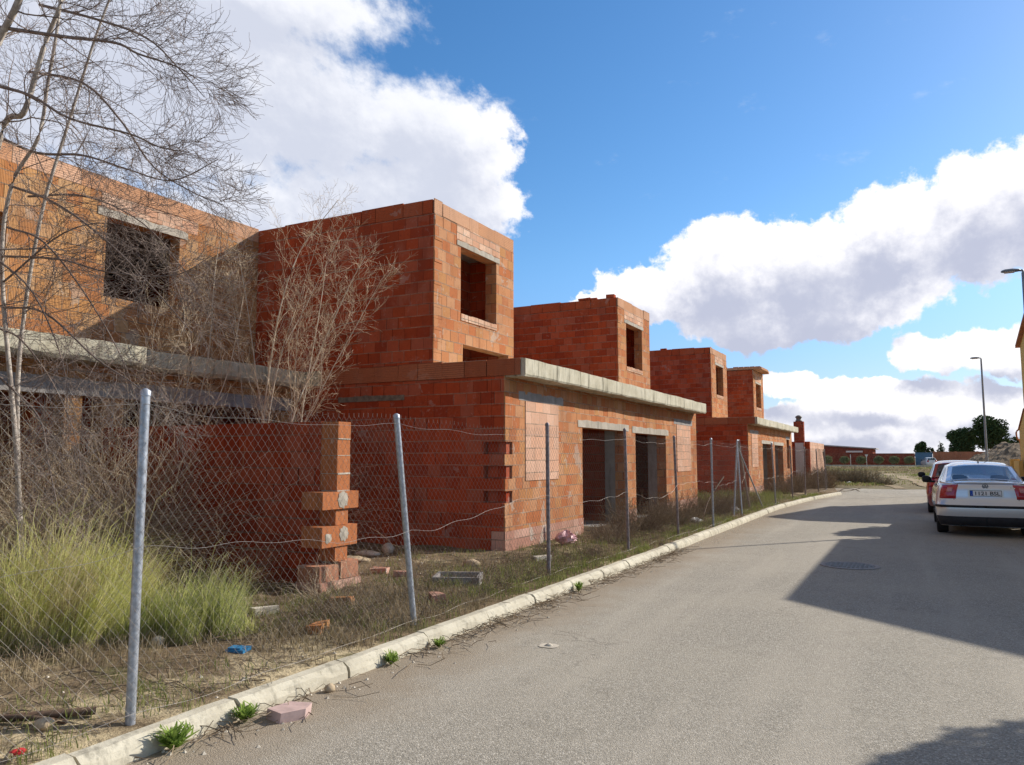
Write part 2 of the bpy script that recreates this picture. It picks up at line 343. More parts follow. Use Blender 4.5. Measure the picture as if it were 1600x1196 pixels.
def asphalt():
    m, t = mat('asphalt'); g = t.n('ShaderNodeNewGeometry'); P = g.outputs['Position']; x, y, z = t.xyz(P)
    vo = t.n('ShaderNodeTexVoronoi'); t.put(vo.inputs['Vector'], P); vo.inputs['Scale'].default_value = 120
    st = t.xyz(vo.outputs['Color'])[0]
    f = t.noise(P, 60, 4, .7); big = t.noise(P, .45, 5, .6); mid = t.noise(P, 3.5, 5, .65)
    c = t.ramp(st, [(0, (.17, .155, .128)), (.3, (.262, .24, .20)), (.75, (.35, .322, .27)), (1, (.56, .52, .45))])
    c = t.mix(t.m('MULTIPLY', t.ss(f, .35, .75), .45), c, (.37, .34, .285))
    c = t.mix(t.m('MULTIPLY', t.ss(big, .35, .68), .42), c, (.42, .38, .31))
    c = t.mix(t.m('MULTIPLY', t.ss(mid, .56, .74), .30), c, (.18, .162, .132))
    lanes = t.noise(t.v('MULTIPLY', P, (1.6, .12, 1)), 1.0, 4, .6)
    c = t.mix(t.m('MULTIPLY', t.ss(lanes, .46, .66), .45), c, (.43, .39, .325))
    c = t.mix(t.m('MULTIPLY', t.ss(t.noise(P, .9, 6, .7, dist=.8), .58, .70), .2), c, (.20, .18, .15))
    # silt washed against the kerb, with a ragged edge
    ed = t.m('ADD', t.m('SUBTRACT', x, -3.6), t.m('MULTIPLY', t.m('SUBTRACT', t.noise(P, 1.4, 5, .65), .5), 1.1))
    silt = t.ss(ed, .95, .12)
    c = t.mix(t.m('MULTIPLY', silt, t.m('ADD', .45, t.m('MULTIPLY', mid, .7))), c, t.mix(f, (.20, .155, .11), (.38, .31, .225)))
    # cracks and oil spots
    cr = t.n('ShaderNodeTexVoronoi', feature='DISTANCE_TO_EDGE'); t.put(cr.inputs['Vector'], t.v('ADD', P, t.v('MULTIPLY', t.noise(P, 1.2, 5, .7, out='Color'), (1.6, 1.6, 0)))); cr.inputs['Scale'].default_value = .22
    crm = t.m('MULTIPLY', t.m('LESS_THAN', cr.outputs['Distance'], .0016), t.ss(big, .45, .55))
    c = t.mix(t.m('MULTIPLY', crm, .3), c, (.05, .045, .04))
    oil = t.ss(t.noise(t.v('MULTIPLY', P, (1, .7, 1)), 1.15, 3, .5), .70, .76)
    c = t.mix(t.m('MULTIPLY', oil, .5), c, (.11, .10, .085))
    h = t.m('ADD', t.m('MULTIPLY', t.m('SUBTRACT', 1, vo.outputs['Distance']), 1.0), t.m('ADD', t.m('MULTIPLY', f, .8), t.m('MULTIPLY', st, .5)))
    t.bsdf(c, .90, h, .65, .005, .15); return m
M['asphalt'] = asphalt()
def earth(name, sand, soil, green, gamt=.5, y_green=0):
    m, t = mat(name); g = t.n('ShaderNodeNewGeometry'); P = g.outputs['Position']; x, y, z = t.xyz(P)
    a = t.noise(P, .9, 6, .65); b = t.noise(P, 9, 5, .7); f = t.noise(P, 55, 4, .7); gg = t.noise(t.v('ADD', P, (9, 4, 2)), 1.3, 6, .7)
    c = t.mix(t.ss(t.m('ADD', a, t.m('MULTIPLY', t.m('MULTIPLY', t.ss(y, 4.2, 6.0), t.ss(y, 60, 44)), .13)), .42, .60), sand, soil)
    c = t.mix(t.m('MULTIPLY', t.ss(b, .48, .62), .7), c, tuple(q * .45 for q in soil))
    c = t.mix(t.m('MULTIPLY', t.ss(f, .55, .8), .5), c, tuple(min(1, q * 1.5) for q in sand))
    c = t.mix(t.m('MULTIPLY', t.ss(gg, .55, .68), gamt), c, green)
    h = t.m('ADD', t.m('MULTIPLY', b, 2), f)
    t.bsdf(c, .95, h, .8, .02, .1); return m
M['earth'] = earth('lot_earth', (.56, .46, .29), (.20, .145, .09), (.13, .145, .05), .6)
M['field'] = earth('field_ground', (.32, .26, .155), (.23, .19, .11), (.17, .20, .07), .8)
M['track'] = earth('sandy_track', (.44, .36, .24), (.36, .28, .18), (.2, .18, .1), .2)
def leafy(name, cols, rough=.7, trans=.25):
    m, t = mat(name); g = t.n('ShaderNodeNewGeometry')
    r = g.outputs['Random Per Island']; n = len(cols)
    c = t.ramp(r, [(i / max(1, n - 1), q) for i, q in enumerate(cols)])
    nz_ = t.noise(g.outputs['Position'], 1.4, 3); c = t.mix(t.m('MULTIPLY', t.ss(nz_, .4, .7), .4), c, cols[-1])
    d = t.n('ShaderNodeBsdfDiffuse'); t.put(d.inputs[0], c); tr = t.n('ShaderNodeBsdfTranslucent'); t.put(tr.inputs[0], c)
    mx = t.n('ShaderNodeMixShader'); mx.inputs[0].default_value = trans; t.l(d.outputs[0], mx.inputs[1]); t.l(tr.outputs[0], mx.inputs[2])
    o = t.n('ShaderNodeOutputMaterial'); t.l(mx.outputs[0], o.inputs[0]); return m
M['grass'] = leafy('tall_grass', [(.52, .56, .16), (.62, .62, .22), (.74, .70, .32), (.86, .80, .48), (.44, .48, .13)], trans=.5)
M['grass_dry'] = leafy('dry_grass', [(.58, .48, .28), (.70, .60, .38), (.44, .36, .20), (.36, .34, .14)], trans=.4)
M['low_weed'] = leafy('low_weeds', [(.16, .20, .055), (.24, .28, .08), (.34, .34, .13), (.12, .14, .05)], trans=.35)
M['low_straw'] = leafy('low_straw', [(.34, .27, .17), (.46, .38, .25), (.25, .19, .12), (.20, .17, .09)], trans=.3)
M['green'] = leafy('green_weeds', [(.30, .37, .11), (.41, .46, .17), (.56, .54, .27), (.22, .26, .09)], trans=.5)
M['weed_bright'] = leafy('kerb_weed', [(.24, .36, .07), (.34, .46, .11), (.19, .28, .06)], trans=.4)
M['brush'] = leafy('dry_brush', [(.20, .145, .095), (.30, .23, .155), (.15, .11, .08), (.36, .29, .20)], trans=.1)
M['brush_pale'] = leafy('dry_brush_pale', [(.28, .25, .18), (.22, .19, .13), (.36, .33, .25)], trans=.1)
M['pine'] = leafy('pine_needles', [(.045, .075, .032), (.065, .105, .045), (.09, .13, .055)], trans=.1)
M['hedge'] = leafy('round_hedge', [(.17, .19, .10), (.22, .24, .13), (.27, .27, .16)], trans=.1)
M['citrus'] = leafy('street_tree_leaves', [(.04, .09, .02), (.06, .12, .03)], trans=.25)
def bark(name, c1, c2, c3):
    m, t = mat(name); g = t.n('ShaderNodeNewGeometry'); P = g.outputs['Position']
    a = t.noise(t.v('MULTIPLY', P, (1, 1, .45)), 22, 5, .7); b = t.noise(P, 3, 4, .6)
    c = t.mix(t.ss(a, .35, .62), c1, c2); c = t.mix(t.m('MULTIPLY', t.ss(b, .5, .68), .7), c, c3)
    t.bsdf(c, .85, a, .5, .004, .2); return m
M['bark'] = bark('pale_bark', (.52, .47, .41), (.34, .29, .25), (.15, .12, .105))
M['twig'] = bark('twig_bark', (.27, .21, .18), (.18, .14, .12), (.13, .10, .09))
M['sap'] = bark('sapling_bark', (.62, .54, .43), (.46, .38, .29), (.28, .21, .15))
M['saptwig'] = bark('sapling_twigs', (.68, .56, .41), (.54, .42, .28), (.38, .28, .18))
M['trunk'] = bark('pine_trunk', (.16, .10, .07), (.10, .07, .05), (.07, .05, .04))
M['steel'] = simple('galvanised_steel', (.40, .43, .48), .42, .22, 30, .3, .55, .5)
M['badge'] = simple('dark_chrome', (.16, .17, .19), .3, .02, 10, 0, .6)
M['wire'] = simple('fence_wire', (.29, .265, .24), .45, .15, 30, 0, .6, .5)
M['rust'] = simple('dark_post', (.22, .19, .20), .6, .3, 18, .4, .3)
M['lamp'] = simple('lamp_steel', (.22, .25, .28), .5, .1, 6, 0, .4)
M['black'] = simple('black_plastic', (.015, .015, .017), .45, .1, 10)
M['rubber'] = simple('tyre_rubber', (.02, .02, .02), .85, .2, 20)
M['rim'] = simple('alloy_rim', (.45, .46, .48), .3, .05, 10, 0, .8)
M['dark'] = simple('dark_interior', (.03, .03, .035), .8, .2, 8)
M['seat'] = simple('seat_fabric', (.10, .10, .115), .9, .15, 20)
M['chrome'] = simple('chrome', (.70, .71, .73), .12, .02, 10, 0, 1.0)
M['plate'] = simple('plate_white', (.78, .78, .78), .4, .03, 20)
M['plate_blue'] = simple('plate_blue', (.02, .08, .45), .4, .03, 20)
M['letter'] = simple('letter_black', (.02, .02, .02), .5, 0, 20)
M['lampred'] = simple('lamp_red', (.42, .012, .02), .18, .05, 30, 0, 0, .5, .6)
M['lamppink'] = simple('lamp_clear', (.62, .22, .20), .18, .05, 30, 0, 0, .5, .6)
def paint(name, col, met=.6, coat=1.0):
    m, t = mat(name); g = t.n('ShaderNodeNewGeometry'); P = g.outputs['Position']
    f = t.noise(P, 900, 2, .5); d = t.noise(P, 2.5, 5, .65); x, y, z = t.xyz(P)
    c = t.mix(f, tuple(q * .9 for q in col), col)
    dust = t.m('MULTIPLY', t.ss(t.m('ADD', z, t.m('MULTIPLY', d, .5)), .95, .30), .5)
    c = t.mix(dust, c, (.36, .33, .28))
    t.bsdf(c, t.m('ADD', .30, t.m('MULTIPLY', dust, .4)), None, Metallic=met, **{'Coat Weight': coat, 'Coat Roughness': .06}); return m
M['silver'] = paint('silver_paint', (.74, .74, .75), .45)
M['redpaint'] = paint('red_paint', (.36, .02, .02), .2)
M['whitepaint'] = paint('white_paint', (.72, .72, .72), .0)
def glass():
    m, t = mat('car_glass')
    gl = t.n('ShaderNodeBsdfGlossy'); gl.inputs['Roughness'].default_value = .02; gl.inputs['Color'].default_value = (.9, .95, 1, 1)
    tr = t.n('ShaderNodeBsdfTransparent'); tr.inputs[0].default_value = (.50, .58, .62, 1)
    fr = t.n('ShaderNodeFresnel'); fr.inputs[0].default_value = 1.45
    mx = t.n('ShaderNodeMixShader'); t.l(t.m('MULTIPLY', fr.outputs[0], .75), mx.inputs[0]); t.l(tr.outputs[0], mx.inputs[1]); t.l(gl.outputs[0], mx.inputs[2])
    o = t.n('ShaderNodeOutputMaterial'); t.l(mx.outputs[0], o.inputs[0]); return m
M['glass'] = glass()
def stucco(name, c):
    m, t = mat(name); g = t.n('ShaderNodeNewGeometry'); P = g.outputs['Position']
    a = t.noise(P, 1.2, 6, .6); b = t.noise(P, 70, 3, .7)
    q = t.mix(t.m('MULTIPLY', t.ss(a, .4, .7), .4), c, tuple(k * .78 for k in c)); t.bsdf(q, .93, b, .4, .004, .15); return m
M['ochre'] = stucco('ochre_render', (.68, .45, .15))
M['ochre_dark'] = stucco('rust_render', (.40, .16, .07))
M['white'] = stucco('white_trim', (.70, .68, .62))
M['rooftile'] = simple('roof_tile', (.40, .17, .09), .85, .25, 5, .5)
M['bluegate'] = simple('blue_gate_paint', (.10, .19, .29), .6, .1, 3)
M['greyroof'] = simple('grey_roof', (.42, .40, .38), .8, .15, 2)
M['whitepanel'] = simple('white_panel', (.50, .52, .55), .6, .1, 3)
M['rubble'] = earth('rubble_mound_earth', (.25, .185, .125), (.13, .10, .07), (.12, .12, .06), .35)
M['iron'] = simple('cast_iron', (.19, .18, .165), .65, .3, 40, .6, .4)
M['stone_pink'] = simple('pink_stone', (.50, .36, .33), .9, .15, 12, .5)
M['stone'] = simple('tan_stone', (.46, .36, .24), .9, .25, 9, .7, bdist=.01)
M['stone_pale'] = simple('pale_stone', (.50, .45, .37), .9, .25, 9, .7, bdist=.01)
M['blueplastic'] = simple('blue_plastic', (.03, .17, .34), .45, .15, 12)
M['purple'] = simple('purple_plastic', (.35, .03, .45), .4, .2, 30)
M['bag'] = simple('pink_bag', (.66, .38, .40), .45, .25, 14)
M['whitebit'] = simple('white_scrap', (.72, .71, .68), .6, .1, 20)
M['wood'] = simple('old_wood', (.19, .15, .115), .9, .3, 12, .5)
M['redbit'] = simple('red_scrap', (.55, .04, .04), .5, .1, 20)
# ------------------------------------------------------------------ ground, road, kerb
rs = random.Random(5)
def nz(x, y, s=1.0, o=0):
    return (math.sin(x * 1.7 * s + o) * math.cos(y * 1.3 * s - o * 2) + .5 * math.sin(x * 3.9 * s - y * 2.7 * s + o) + .3 * math.sin(y * 6.1 * s + x * 5.3 * s + 2 * o)) / 1.8
mb = MB(); mb.add([(-1500, -400, -.012), (1500, -400, -.012), (1500, 2600, -.012), (-1500, 2600, -.012)], [(0, 1, 2, 3)]); struct('ground', mb, M['field'])
KX = [(-8, -3.62), (0, -3.62), (10, -3.60), (20, -3.66), (24, -3.70), (27, -3.58), (30, -3.38), (33, -3.06), (35.2, -2.80)]
def kx(y): return float(np.interp(y, [a for a, b in KX], [b for a, b in KX]))
# road sheet with its ragged far end
ys = np.concatenate([np.linspace(-8, 40, 60), np.linspace(40.4, 44, 10)]); P = []
for y in ys:
    xl = kx(y) - .1 if y < 35.2 else -2.9 - (y - 35.2) * .12
    P.append([(xl + (3.9 - xl) * t, y, 0.0) for t in np.linspace(0, 1, 8)])
P[-1] = [(x, 43.2 + .7 * math.sin(x * 2.1) + .25 * math.sin(x * 7), 0) for x, _, _ in P[-1]]
P[-2] = [(x, min(y, 42.6), 0) for x, y, _ in P[-2]]
struct('road', MB().grid(P), M['asphalt'])
def lot_h(x, y):
    d = kx(min(max(y, -8), 35)) - x
    return .085 + .045 * (1 + nz(x, y)) * min(1, max(0, (d - .25) / .6)) * (1 if x > -9 else .6)
ys = np.linspace(-8, 45, 260); P = []
for y in ys:
    xr = kx(y) - .12 if y < 35.2 else -2.92 - (y - 35.2) * .12
    xs = xr - np.concatenate([np.linspace(0, 6, 46), np.linspace(6.3, 40, 30)])
    P.append([(x, y, lot_h(x, y)) for x in xs])
P = np.array(P); struct('lot_ground', MB().grid(P, True), M['earth'], True)
ys = np.linspace(42.5, 136, 90); P = []
for y in ys:
    P.append([(x, y + (.5 * math.sin(x * 1.3) if y < 44 else 0), (0.012 + .10 * (1 + nz(x * .3, y * .2)) * min(1, (y - 42.5) / 6)) if y > 43 else 0.006) for x in np.linspace(-70, 60, 120)])
struct('field', MB().grid(P), M['field'], True)
# sandy track: two bare ruts leading away from the end of the asphalt
mb = MB()
for x0, x1, w0 in ((-.75, -2.9, .55), (1.0, -.9, .9)):
    P = []
    for y in np.linspace(42.2, 92, 60):
        t = (y - 42.2) / 20; cx = x0 + (x1 - x0) * min(t, 2.2) + .15 * math.sin(y * .5)
        z = .035 + (.10 * (1 + nz(cx * .3, y * .2)) * min(1, max(0, (y - 42.5)) / 6))
        P.append([(cx + w0 * s * (1 + .15 * math.sin(y * 1.7 + s)), y, z) for s in (-.5, -.2, .2, .5)])
    mb.grid(P, False)
struct('track', mb, M['track'])
mb = MB(); mb.add([(-80, 136, .10), (80, 136, .10), (80, 141.6, .10), (-80, 141.6, .10)], [(0, 1, 2, 3)]); struct('far_road', mb, M['track'])
mb = MB(); mb.box((-80, 135.6, -.1), (80, 136.1, .34)); struct('far_kerb', mb, M['kerb'])
# kerb stones: chamfered, about a metre long, slightly out of line
mb = MB(); y = -7.5; rk = random.Random(3)
while y < 35.0:
    L = 1.0 + rk.uniform(-.03, .03); y1 = min(y + L, 35.2); a, b = kx(y), kx(y1); t0 = rk.uniform(-.006, .006); t1 = t0 + rk.uniform(-.006, .006); zt = .112 + rk.uniform(-.004, .004)
    Pp = []
    for k in range(7):
        s = k / 6; yy = y + .009 + (y1 - y - .018) * s; x = a + (b - a) * s + t0 + (t1 - t0) * s; j = lambda q: rk.uniform(-q, q)
        Pp.append([(x - .13, yy, -.05), (x - .13 + j(.002), yy, zt - .012 + j(.003)), (x - .12, yy, zt + j(.003)), (x - .05 + j(.005), yy, zt - .004 + j(.004)), (x - .012 + j(.006), yy, zt - .035 + j(.006)), (x + j(.004), yy, zt - .07), (x + .008, yy, -.05)])
    n0 = mb.nv; mb.grid(Pp); mb.F.append(tuple(n0 + i for i in range(7))); mb.F.append(tuple(n0 + 42 + 6 - i for i in range(7)))
    y += L
struct('kerb', mb, M['kerb'])
# right hand pavement in front of the ochre houses
mb = MB(); mb.box((2.35, -8, -.1), (3.42, 42, .12)); struct('pavement', mb, M['conc_grey'])
mb = MB(); mb.box((2.2, -8, -.1), (2.345, 42, .125)); struct('kerb_right', mb, M['kerb'])

# ------------------------------------------------------------------ unfinished houses
def lint(mb, ax, a, u0, u1, z0, h=.13, proud=.012, depth=.2, seed=1):
    r = random.Random(seed); P = []
    n = 14
    for i in range(n + 1):
        u = u0 + (u1 - u0) * i / n; j = lambda q=.006: r.uniform(-q, q)
        ring = [(a + proud, z0), (a + proud + j(), z0 + h + j(.012)), (a - depth, z0 + h + j(.006)), (a - depth, z0)]
        P.append([(q, u, zz) if ax == 'x' else (u, q, zz) for q, zz in ring])
    n0 = mb.nv; mb.grid(P, closed=True, flip=(ax == 'x')); mb.F.append((n0 + 3, n0 + 2, n0 + 1, n0)); e = n0 + n * 4; mb.F.append((e, e + 1, e + 2, e + 3))
def coping_row(mb, ax, a0, a1, u0, u1, z0, z1, seed, L=.98, miss=0.0):
    r = random.Random(seed); u = u0
    while u < u1 - .02:
        e = min(u + L * r.uniform(.9, 1.05), u1); e = u1 if u1 - e < .25 else e
        o = r.uniform(-.008, .010); top = z1 + r.uniform(-.022, .014); g = r.choice([.003, .004, .012, .02])
        if r.random() >= miss:
            if ax == 'x': mb.box((a0, u, z0 + .003), (a1 + o, e - g, top), 0, None, .004, r)
            else: mb.box((u, a0 - o, z0 + .003), (e - g, a1, top), 0, None, .004, r)
        u = e
def wall_bits(mb, r, ax, a, u0, u1, z, n, h=.10):
    for _ in range(n):
        u = r.uniform(u0, u1); L = r.uniform(.12, .26); hh = r.uniform(.03, h)
        if ax == 'x': mb.box((a - .2, u, z), (a - .02, u + L, z + hh), r.uniform(-.2, .2), None, .008, r)
        else: mb.box((u, a + .02, z), (u + L, a + .2, z + hh), r.uniform(-.2, .2), None, .008, r)
XF, XT, XB, XR = -5.6, -6.93, -17.0, -10.94   # facade, tower front, back, recessed front
ZS0, ZS1, ZT = 2.815, 3.085, 5.87
def pair(y0, label, second):
    T = thing('unfinished_brick_house', label, 'house', (XF, y0, .1), 'unfinished brick houses along the street')
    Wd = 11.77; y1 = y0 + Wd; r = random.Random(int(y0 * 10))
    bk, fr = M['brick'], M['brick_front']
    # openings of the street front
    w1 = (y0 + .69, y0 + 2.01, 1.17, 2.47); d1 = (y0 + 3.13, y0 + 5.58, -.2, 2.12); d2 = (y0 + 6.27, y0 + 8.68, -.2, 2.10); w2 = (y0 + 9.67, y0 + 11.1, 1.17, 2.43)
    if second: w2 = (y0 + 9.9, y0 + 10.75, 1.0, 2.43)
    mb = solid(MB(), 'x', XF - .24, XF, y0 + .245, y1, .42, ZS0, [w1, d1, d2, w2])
    f = obj('street_wall', mb, fr, T)
    # toothed corner: a course out of three is left open for a wall never built
    mb = MB(); sk = MB(); open_ = [(.85, 1.03), (1.22, 1.42), (1.60, 1.79)] if not second else []
    rows = [.42, .62, .85, 1.03, 1.22, 1.42, 1.60, 1.79, 1.98, 2.17, 2.36, 2.55, ZS0]
    for a, b in zip(rows, rows[1:]):
        gap_ = any(abs(a - o[0]) < .02 for o in open_)
        if gap_: mb.box((XF - .36, y0 + .10, a), (XF - .03, y0 + .243, b))
        else: mb.box((XF - .24, y0 + r.uniform(-.004, .004), a + .002), (XF - .02, y0 + .243, b - .002)); sk.box((XF - .0195, y0 + .001, a + .002), (XF + r.uniform(-.002, .012), y0 + .243, b - .002))
    obj('corner_quoins', mb, bk, T)
    for v_ in sk.V: q_ = MB(); q_.V = [v_]; q_.nv = 8; q_.F = list(sk.F[:6]); obj('corner_facing', q_, fr, T)
    for a, b in ((y0 - .008, d1[0]), (d1[1], d2[0]), (d2[1], y1)): mb = solid(MB(), 'x', XF - .23, XF + .012, a, b, .0, .418); obj('plinth', mb, M['plinth'], T)
    # ground floor side walls, back wall
    hs = [(XF - .38, XF - .2, a, b) for a, b in open_]
    mb = solid(MB(), 'y', y0, y0 + .24, XB, XF - .245, .0, ZS0, hs)
    obj('side_wall', mb, bk, T); mb = solid(MB(), 'y', y1 - .24, y1, XB, XF - .245, .0, ZS0); obj('side_wall', mb, bk, T)
    mb = solid(MB(), 'x', XB, XB + .24, y0 + .245, y1 - .245, 0, ZT - .3); obj('rear_wall', mb, bk, T)
    # porches: return walls in grey render behind each doorway, party wall
    for d in (d1, d2): mb = MB(); mb.box((XF - .48, d[1] + .005, .12), (XF - .245, d[1] + .13, ZS0)); obj('porch_wall', mb, M['conc_grey'], T)
    for a, b in (((XF - 9, y0 + 5.8, .12), (XF - .25, y0 + 5.95, ZS0 - .01)), ((XF - 4.2, y0 + .25, .12), (XF - 4.05, y0 + 5.79, ZS0 - .01)), ((XF - 4.2, y0 + 5.96, .12), (XF - 4.05, y1 - .25, ZS0 - .01))): obj('partition_wall', MB().box(a, b), bk, T)
    mb = MB(); mb.box((XB + .25, y0 + .25, -.05), (XF - .25, y1 - .25, .14)); obj('floor', mb, M['conc_grey'], T)
    # bricked-up window
    mb = solid(MB(), 'x', XF - .16, XF + .012, w1[0] + .01, w1[1] - .01, w1[2] + .005, w1[3] - .005); q = obj('bricked_window', mb, M['infill'], T)
    if not second:
        mb = solid(MB(), 'x', XF - .16, XF + .012, w2[0] + .01, w2[1] - .01, w2[2] + .005, w2[3] - .005); obj('bricked_window', mb, M['infill'], T)
    for i, h in enumerate((w1, d1, d2, w2)):
        mb = MB(); lint(mb, 'x', XF, h[0] - .22, h[1] + .22, h[3] + .002, .14, .010 if i in (1, 2) else .004, .2, i + 3); obj('lintel', mb, M['lintel'] if i in (1, 2) else M['conc_grey'], T)
    mb = MB(); lint(mb, 'y', y0, -8.9, -7.5, 2.50, .10, -.012, -.12, 9); obj('side_lintel', mb, M['wood'], T)
    # slab edge: uneven cast concrete front
    P = []; n = 58
    for i in range(n + 1):
        y = y0 + .02 + (Wd - .2) * i / n; j = lambda q: r.uniform(-q, q); s = .010 * math.sin(y * 1.1) + .006 * math.sin(y * 2.7)
        P.append([(XB, y, ZS0), (XB, y, ZS1), (-5.30 + s, y, ZS1 + .014 * nz(y, 1) + j(.003)), (-5.245 + s * .6, y, ZS1 - .010 + .014 * nz(y, 1) + j(.005)), (-5.245 + s * .7, y, ZS0 + .02 + j(.006)), (-5.26 + s * .7, y, ZS0 - .010 + .014 * nz(y, 4) + j(.006))])
    mb = MB(); mb.grid(P, closed=True); mb.F.append((0, 1, 2, 3, 4, 5)); e = n * 6; mb.F.append(tuple(e + 5 - i for i in range(6)))
    obj('floor_slab', mb, M['conc'], T)
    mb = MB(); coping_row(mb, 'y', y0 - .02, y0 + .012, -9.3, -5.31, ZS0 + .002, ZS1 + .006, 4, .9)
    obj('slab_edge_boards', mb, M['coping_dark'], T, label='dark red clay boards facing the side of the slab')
    # upper floor: two towers, recessed wall between them
    t1 = (y0, y0 + 2.85); t2 = (y0 + 8.93, y0 + 11.72)
    for k, (a, b) in enumerate((t1, t2)):
        wz = (a + .84 if k == 0 else a + .66, a + 2.14 if k == 0 else a + 2.06, 4.05, 5.25)
        zb = ZT - .25
        rec = (a + .92, b - .22, ZS1 - .2, 3.52) if k == 0 and not second else (0, 0, 0, 0)
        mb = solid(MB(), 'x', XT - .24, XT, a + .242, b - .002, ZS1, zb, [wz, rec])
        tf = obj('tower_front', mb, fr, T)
        if True:
            mb = MB(); zz = ZS1
            while zz < zb - .02:
                e = min(zz + .19, zb); mb.box((XT - .022, a + r.uniform(.0, .004), zz + .002), (XT + r.uniform(-.003, .008), a + .24, e - .002)); zz = e
            obj('tower_corner', mb, fr, T)
            if rec[1]:
                mb = MB(); mb.box((XT - 1.3, rec[0] - .6, ZS1), (XT - 1.1, rec[1] + .15, 3.9)); obj('tower_step', mb, bk, T)
        lo = XB if k == 0 else XB
        mb = solid(MB(), 'y', a, a + .24, lo, XT - .0225, ZS1, zb)
        obj('tower_side_wall', solid(MB(), 'y', b - .24, b, lo if k else XR, XT - .245, ZS1, zb), bk, T)
        if not second and k == 1:
            wall_bits(mb, random.Random(8), 'y', a, XT - 1.4, XT - .3, ZT, 5, .09)
        if second and k == 0: wall_bits(mb, random.Random(3), 'y', a, XT - 3.4, XT - 1.5, ZT, 2, .07)
        obj('tower_side_wall', mb, bk, T)
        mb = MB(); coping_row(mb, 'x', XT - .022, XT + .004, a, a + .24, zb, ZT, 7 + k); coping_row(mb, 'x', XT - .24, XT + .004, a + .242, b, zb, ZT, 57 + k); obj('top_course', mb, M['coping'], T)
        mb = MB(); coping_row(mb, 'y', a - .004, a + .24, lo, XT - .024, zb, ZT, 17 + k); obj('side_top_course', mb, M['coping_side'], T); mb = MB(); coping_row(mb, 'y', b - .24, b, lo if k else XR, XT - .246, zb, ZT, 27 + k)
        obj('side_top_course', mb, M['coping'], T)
        # opening trim: lintel, patch of small pale bricks over it, header sill
        mb = MB(); lint(mb, 'x', XT, wz[0] - .14, wz[1] + .12, wz[3] + .002, .095, .012, .24, 30 + k); ln = obj('window_lintel', mb, M['lintel'], T)
        mb = MB(); solid(mb, 'x', XT - .04, XT + .006, wz[0] - .14, wz[1] + .12, wz[3] + .11, zb - .002); obj('small_brick_patch', mb, M['brick_pale'], T)
        mb = MB(); u = wz[0] + .01
        while u < wz[1] - .05:
            mb.box((XT - .2, u, wz[2] - .115), (XT + .012 + r.uniform(0, .006), min(u + .108, wz[1]), wz[2] + r.uniform(-.006, .01))); u += .118
        obj('window_sill', mb, M['brick_pale'], T)
        if not (second and k == 1):
            mb = MB(); mb.box((XR + .3, a + .245, ZT - .42), (XT - .3, b - .245, ZT - .28)); obj('roof_slab', mb, M['conc_grey'], T)
        for p_, q_ in (((XT - 2.4, a + .245, ZS1 + .01), (XT - 2.28, a + 1.55, ZT - .43)), ((XT - 1.0, (a + b) / 2 + .5, ZS1 + .01), (XT - .86, b - .245, ZT - .43))): obj('partition_wall', MB().box(p_, q_), bk, T)
        if second and k == 1:
            mb = MB(); rr = random.Random(2)
            P = [(XT - 1.6, a - .02, ZT + .02), (XT + .42, a - .02, ZT + .02), (XT + .5, a + 1.3, ZT), (XT + .34, b - .1, ZT + .02), (XT - 1.6, b, ZT + .02)]
            mb.add(P + [(x, y, z + .10) for x, y, z in P], [(4, 3, 2, 1, 0), (5, 6, 7, 8, 9)] + [(i, (i + 1) % 5, 5 + (i + 1) % 5, 5 + i) for i in range(5)])
            u = XT - 1.5
            while u < XT + .25: mb.box((u, a + .0, ZT + .12), (u + .24, a + .16, ZT + .12 + rr.uniform(.02, .07)), rr.uniform(-.1, .1)); u += .27
            obj('cantilever_roof_boards', mb, M['coping'], T)
    mb = solid(MB(), 'x', XR - .24, XR, t1[1] + .002, t2[0] - .002, ZS1, ZT - .25, [(y0 + 3.9, y0 + 5.2, 4.0, 5.27), (y0 + 6.6, y0 + 7.9, 4.0, 5.27)]); obj('recessed_wall', mb, M['brick_ribbed'], T)
    mb = MB(); coping_row(mb, 'x', XR - .24, XR, t1[1], t2[0], ZT - .25, ZT, 41); obj('top_course', mb, M['coping'], T)
    mb = MB(); mb.box((XB + .25, y0 + .245, ZT - .45), (XR - .25, y1 - .3, ZT - .3)); obj('roof_slab', mb, M['conc_grey'], T)
    return T
pair(10.48, 'nearest twin brick house shell, two towers, pale bricked-up windows and long concrete slab edge', False)
pair(30.08, 'farther twin brick house shell, its last tower topped by overhanging clay boards', True)

# left house: only its recessed half is in view
T = thing('unfinished_brick_house', 'ribbed orange brick house shell behind the bare tree, with a wide black window', 'house', (XR, 4.5, .1), 'unfinished brick houses along the street')
ya, yb = -3.0, 10.478; r = random.Random(12)
win = [(7.38, 8.72, 4.02, 5.27), (4.62, 5.92, 4.25, 4.90), (1.8, 3.1, 4.0, 5.27)]
mb = solid(MB(), 'x', XR - .24, XR, ya, yb, ZS1, 5.63, win); obj('upper_wall', mb, M['brick_ribbed'], T)
mb = MB(); coping_row(mb, 'x', XR - .24, XR + .004, ya, yb, 5.63, 5.89, 77, .95); obj('top_course', mb, M['coping'], T)
for w_ in win[:1]:
    mb = MB(); lint(mb, 'x', XR, w_[0] - .16, w_[1] + .15, w_[3] + .002, .12, .012, .24, 5); obj('window_lintel', mb, M['lintel'], T)
    mb = MB(); solid(mb, 'x', XR - .04, XR + .006, w_[0] - .1, w_[1] + .35, w_[3] + .135, 5.628); obj('small_brick_patch', mb, M['brick_pale'], T)
P = []; n = 110
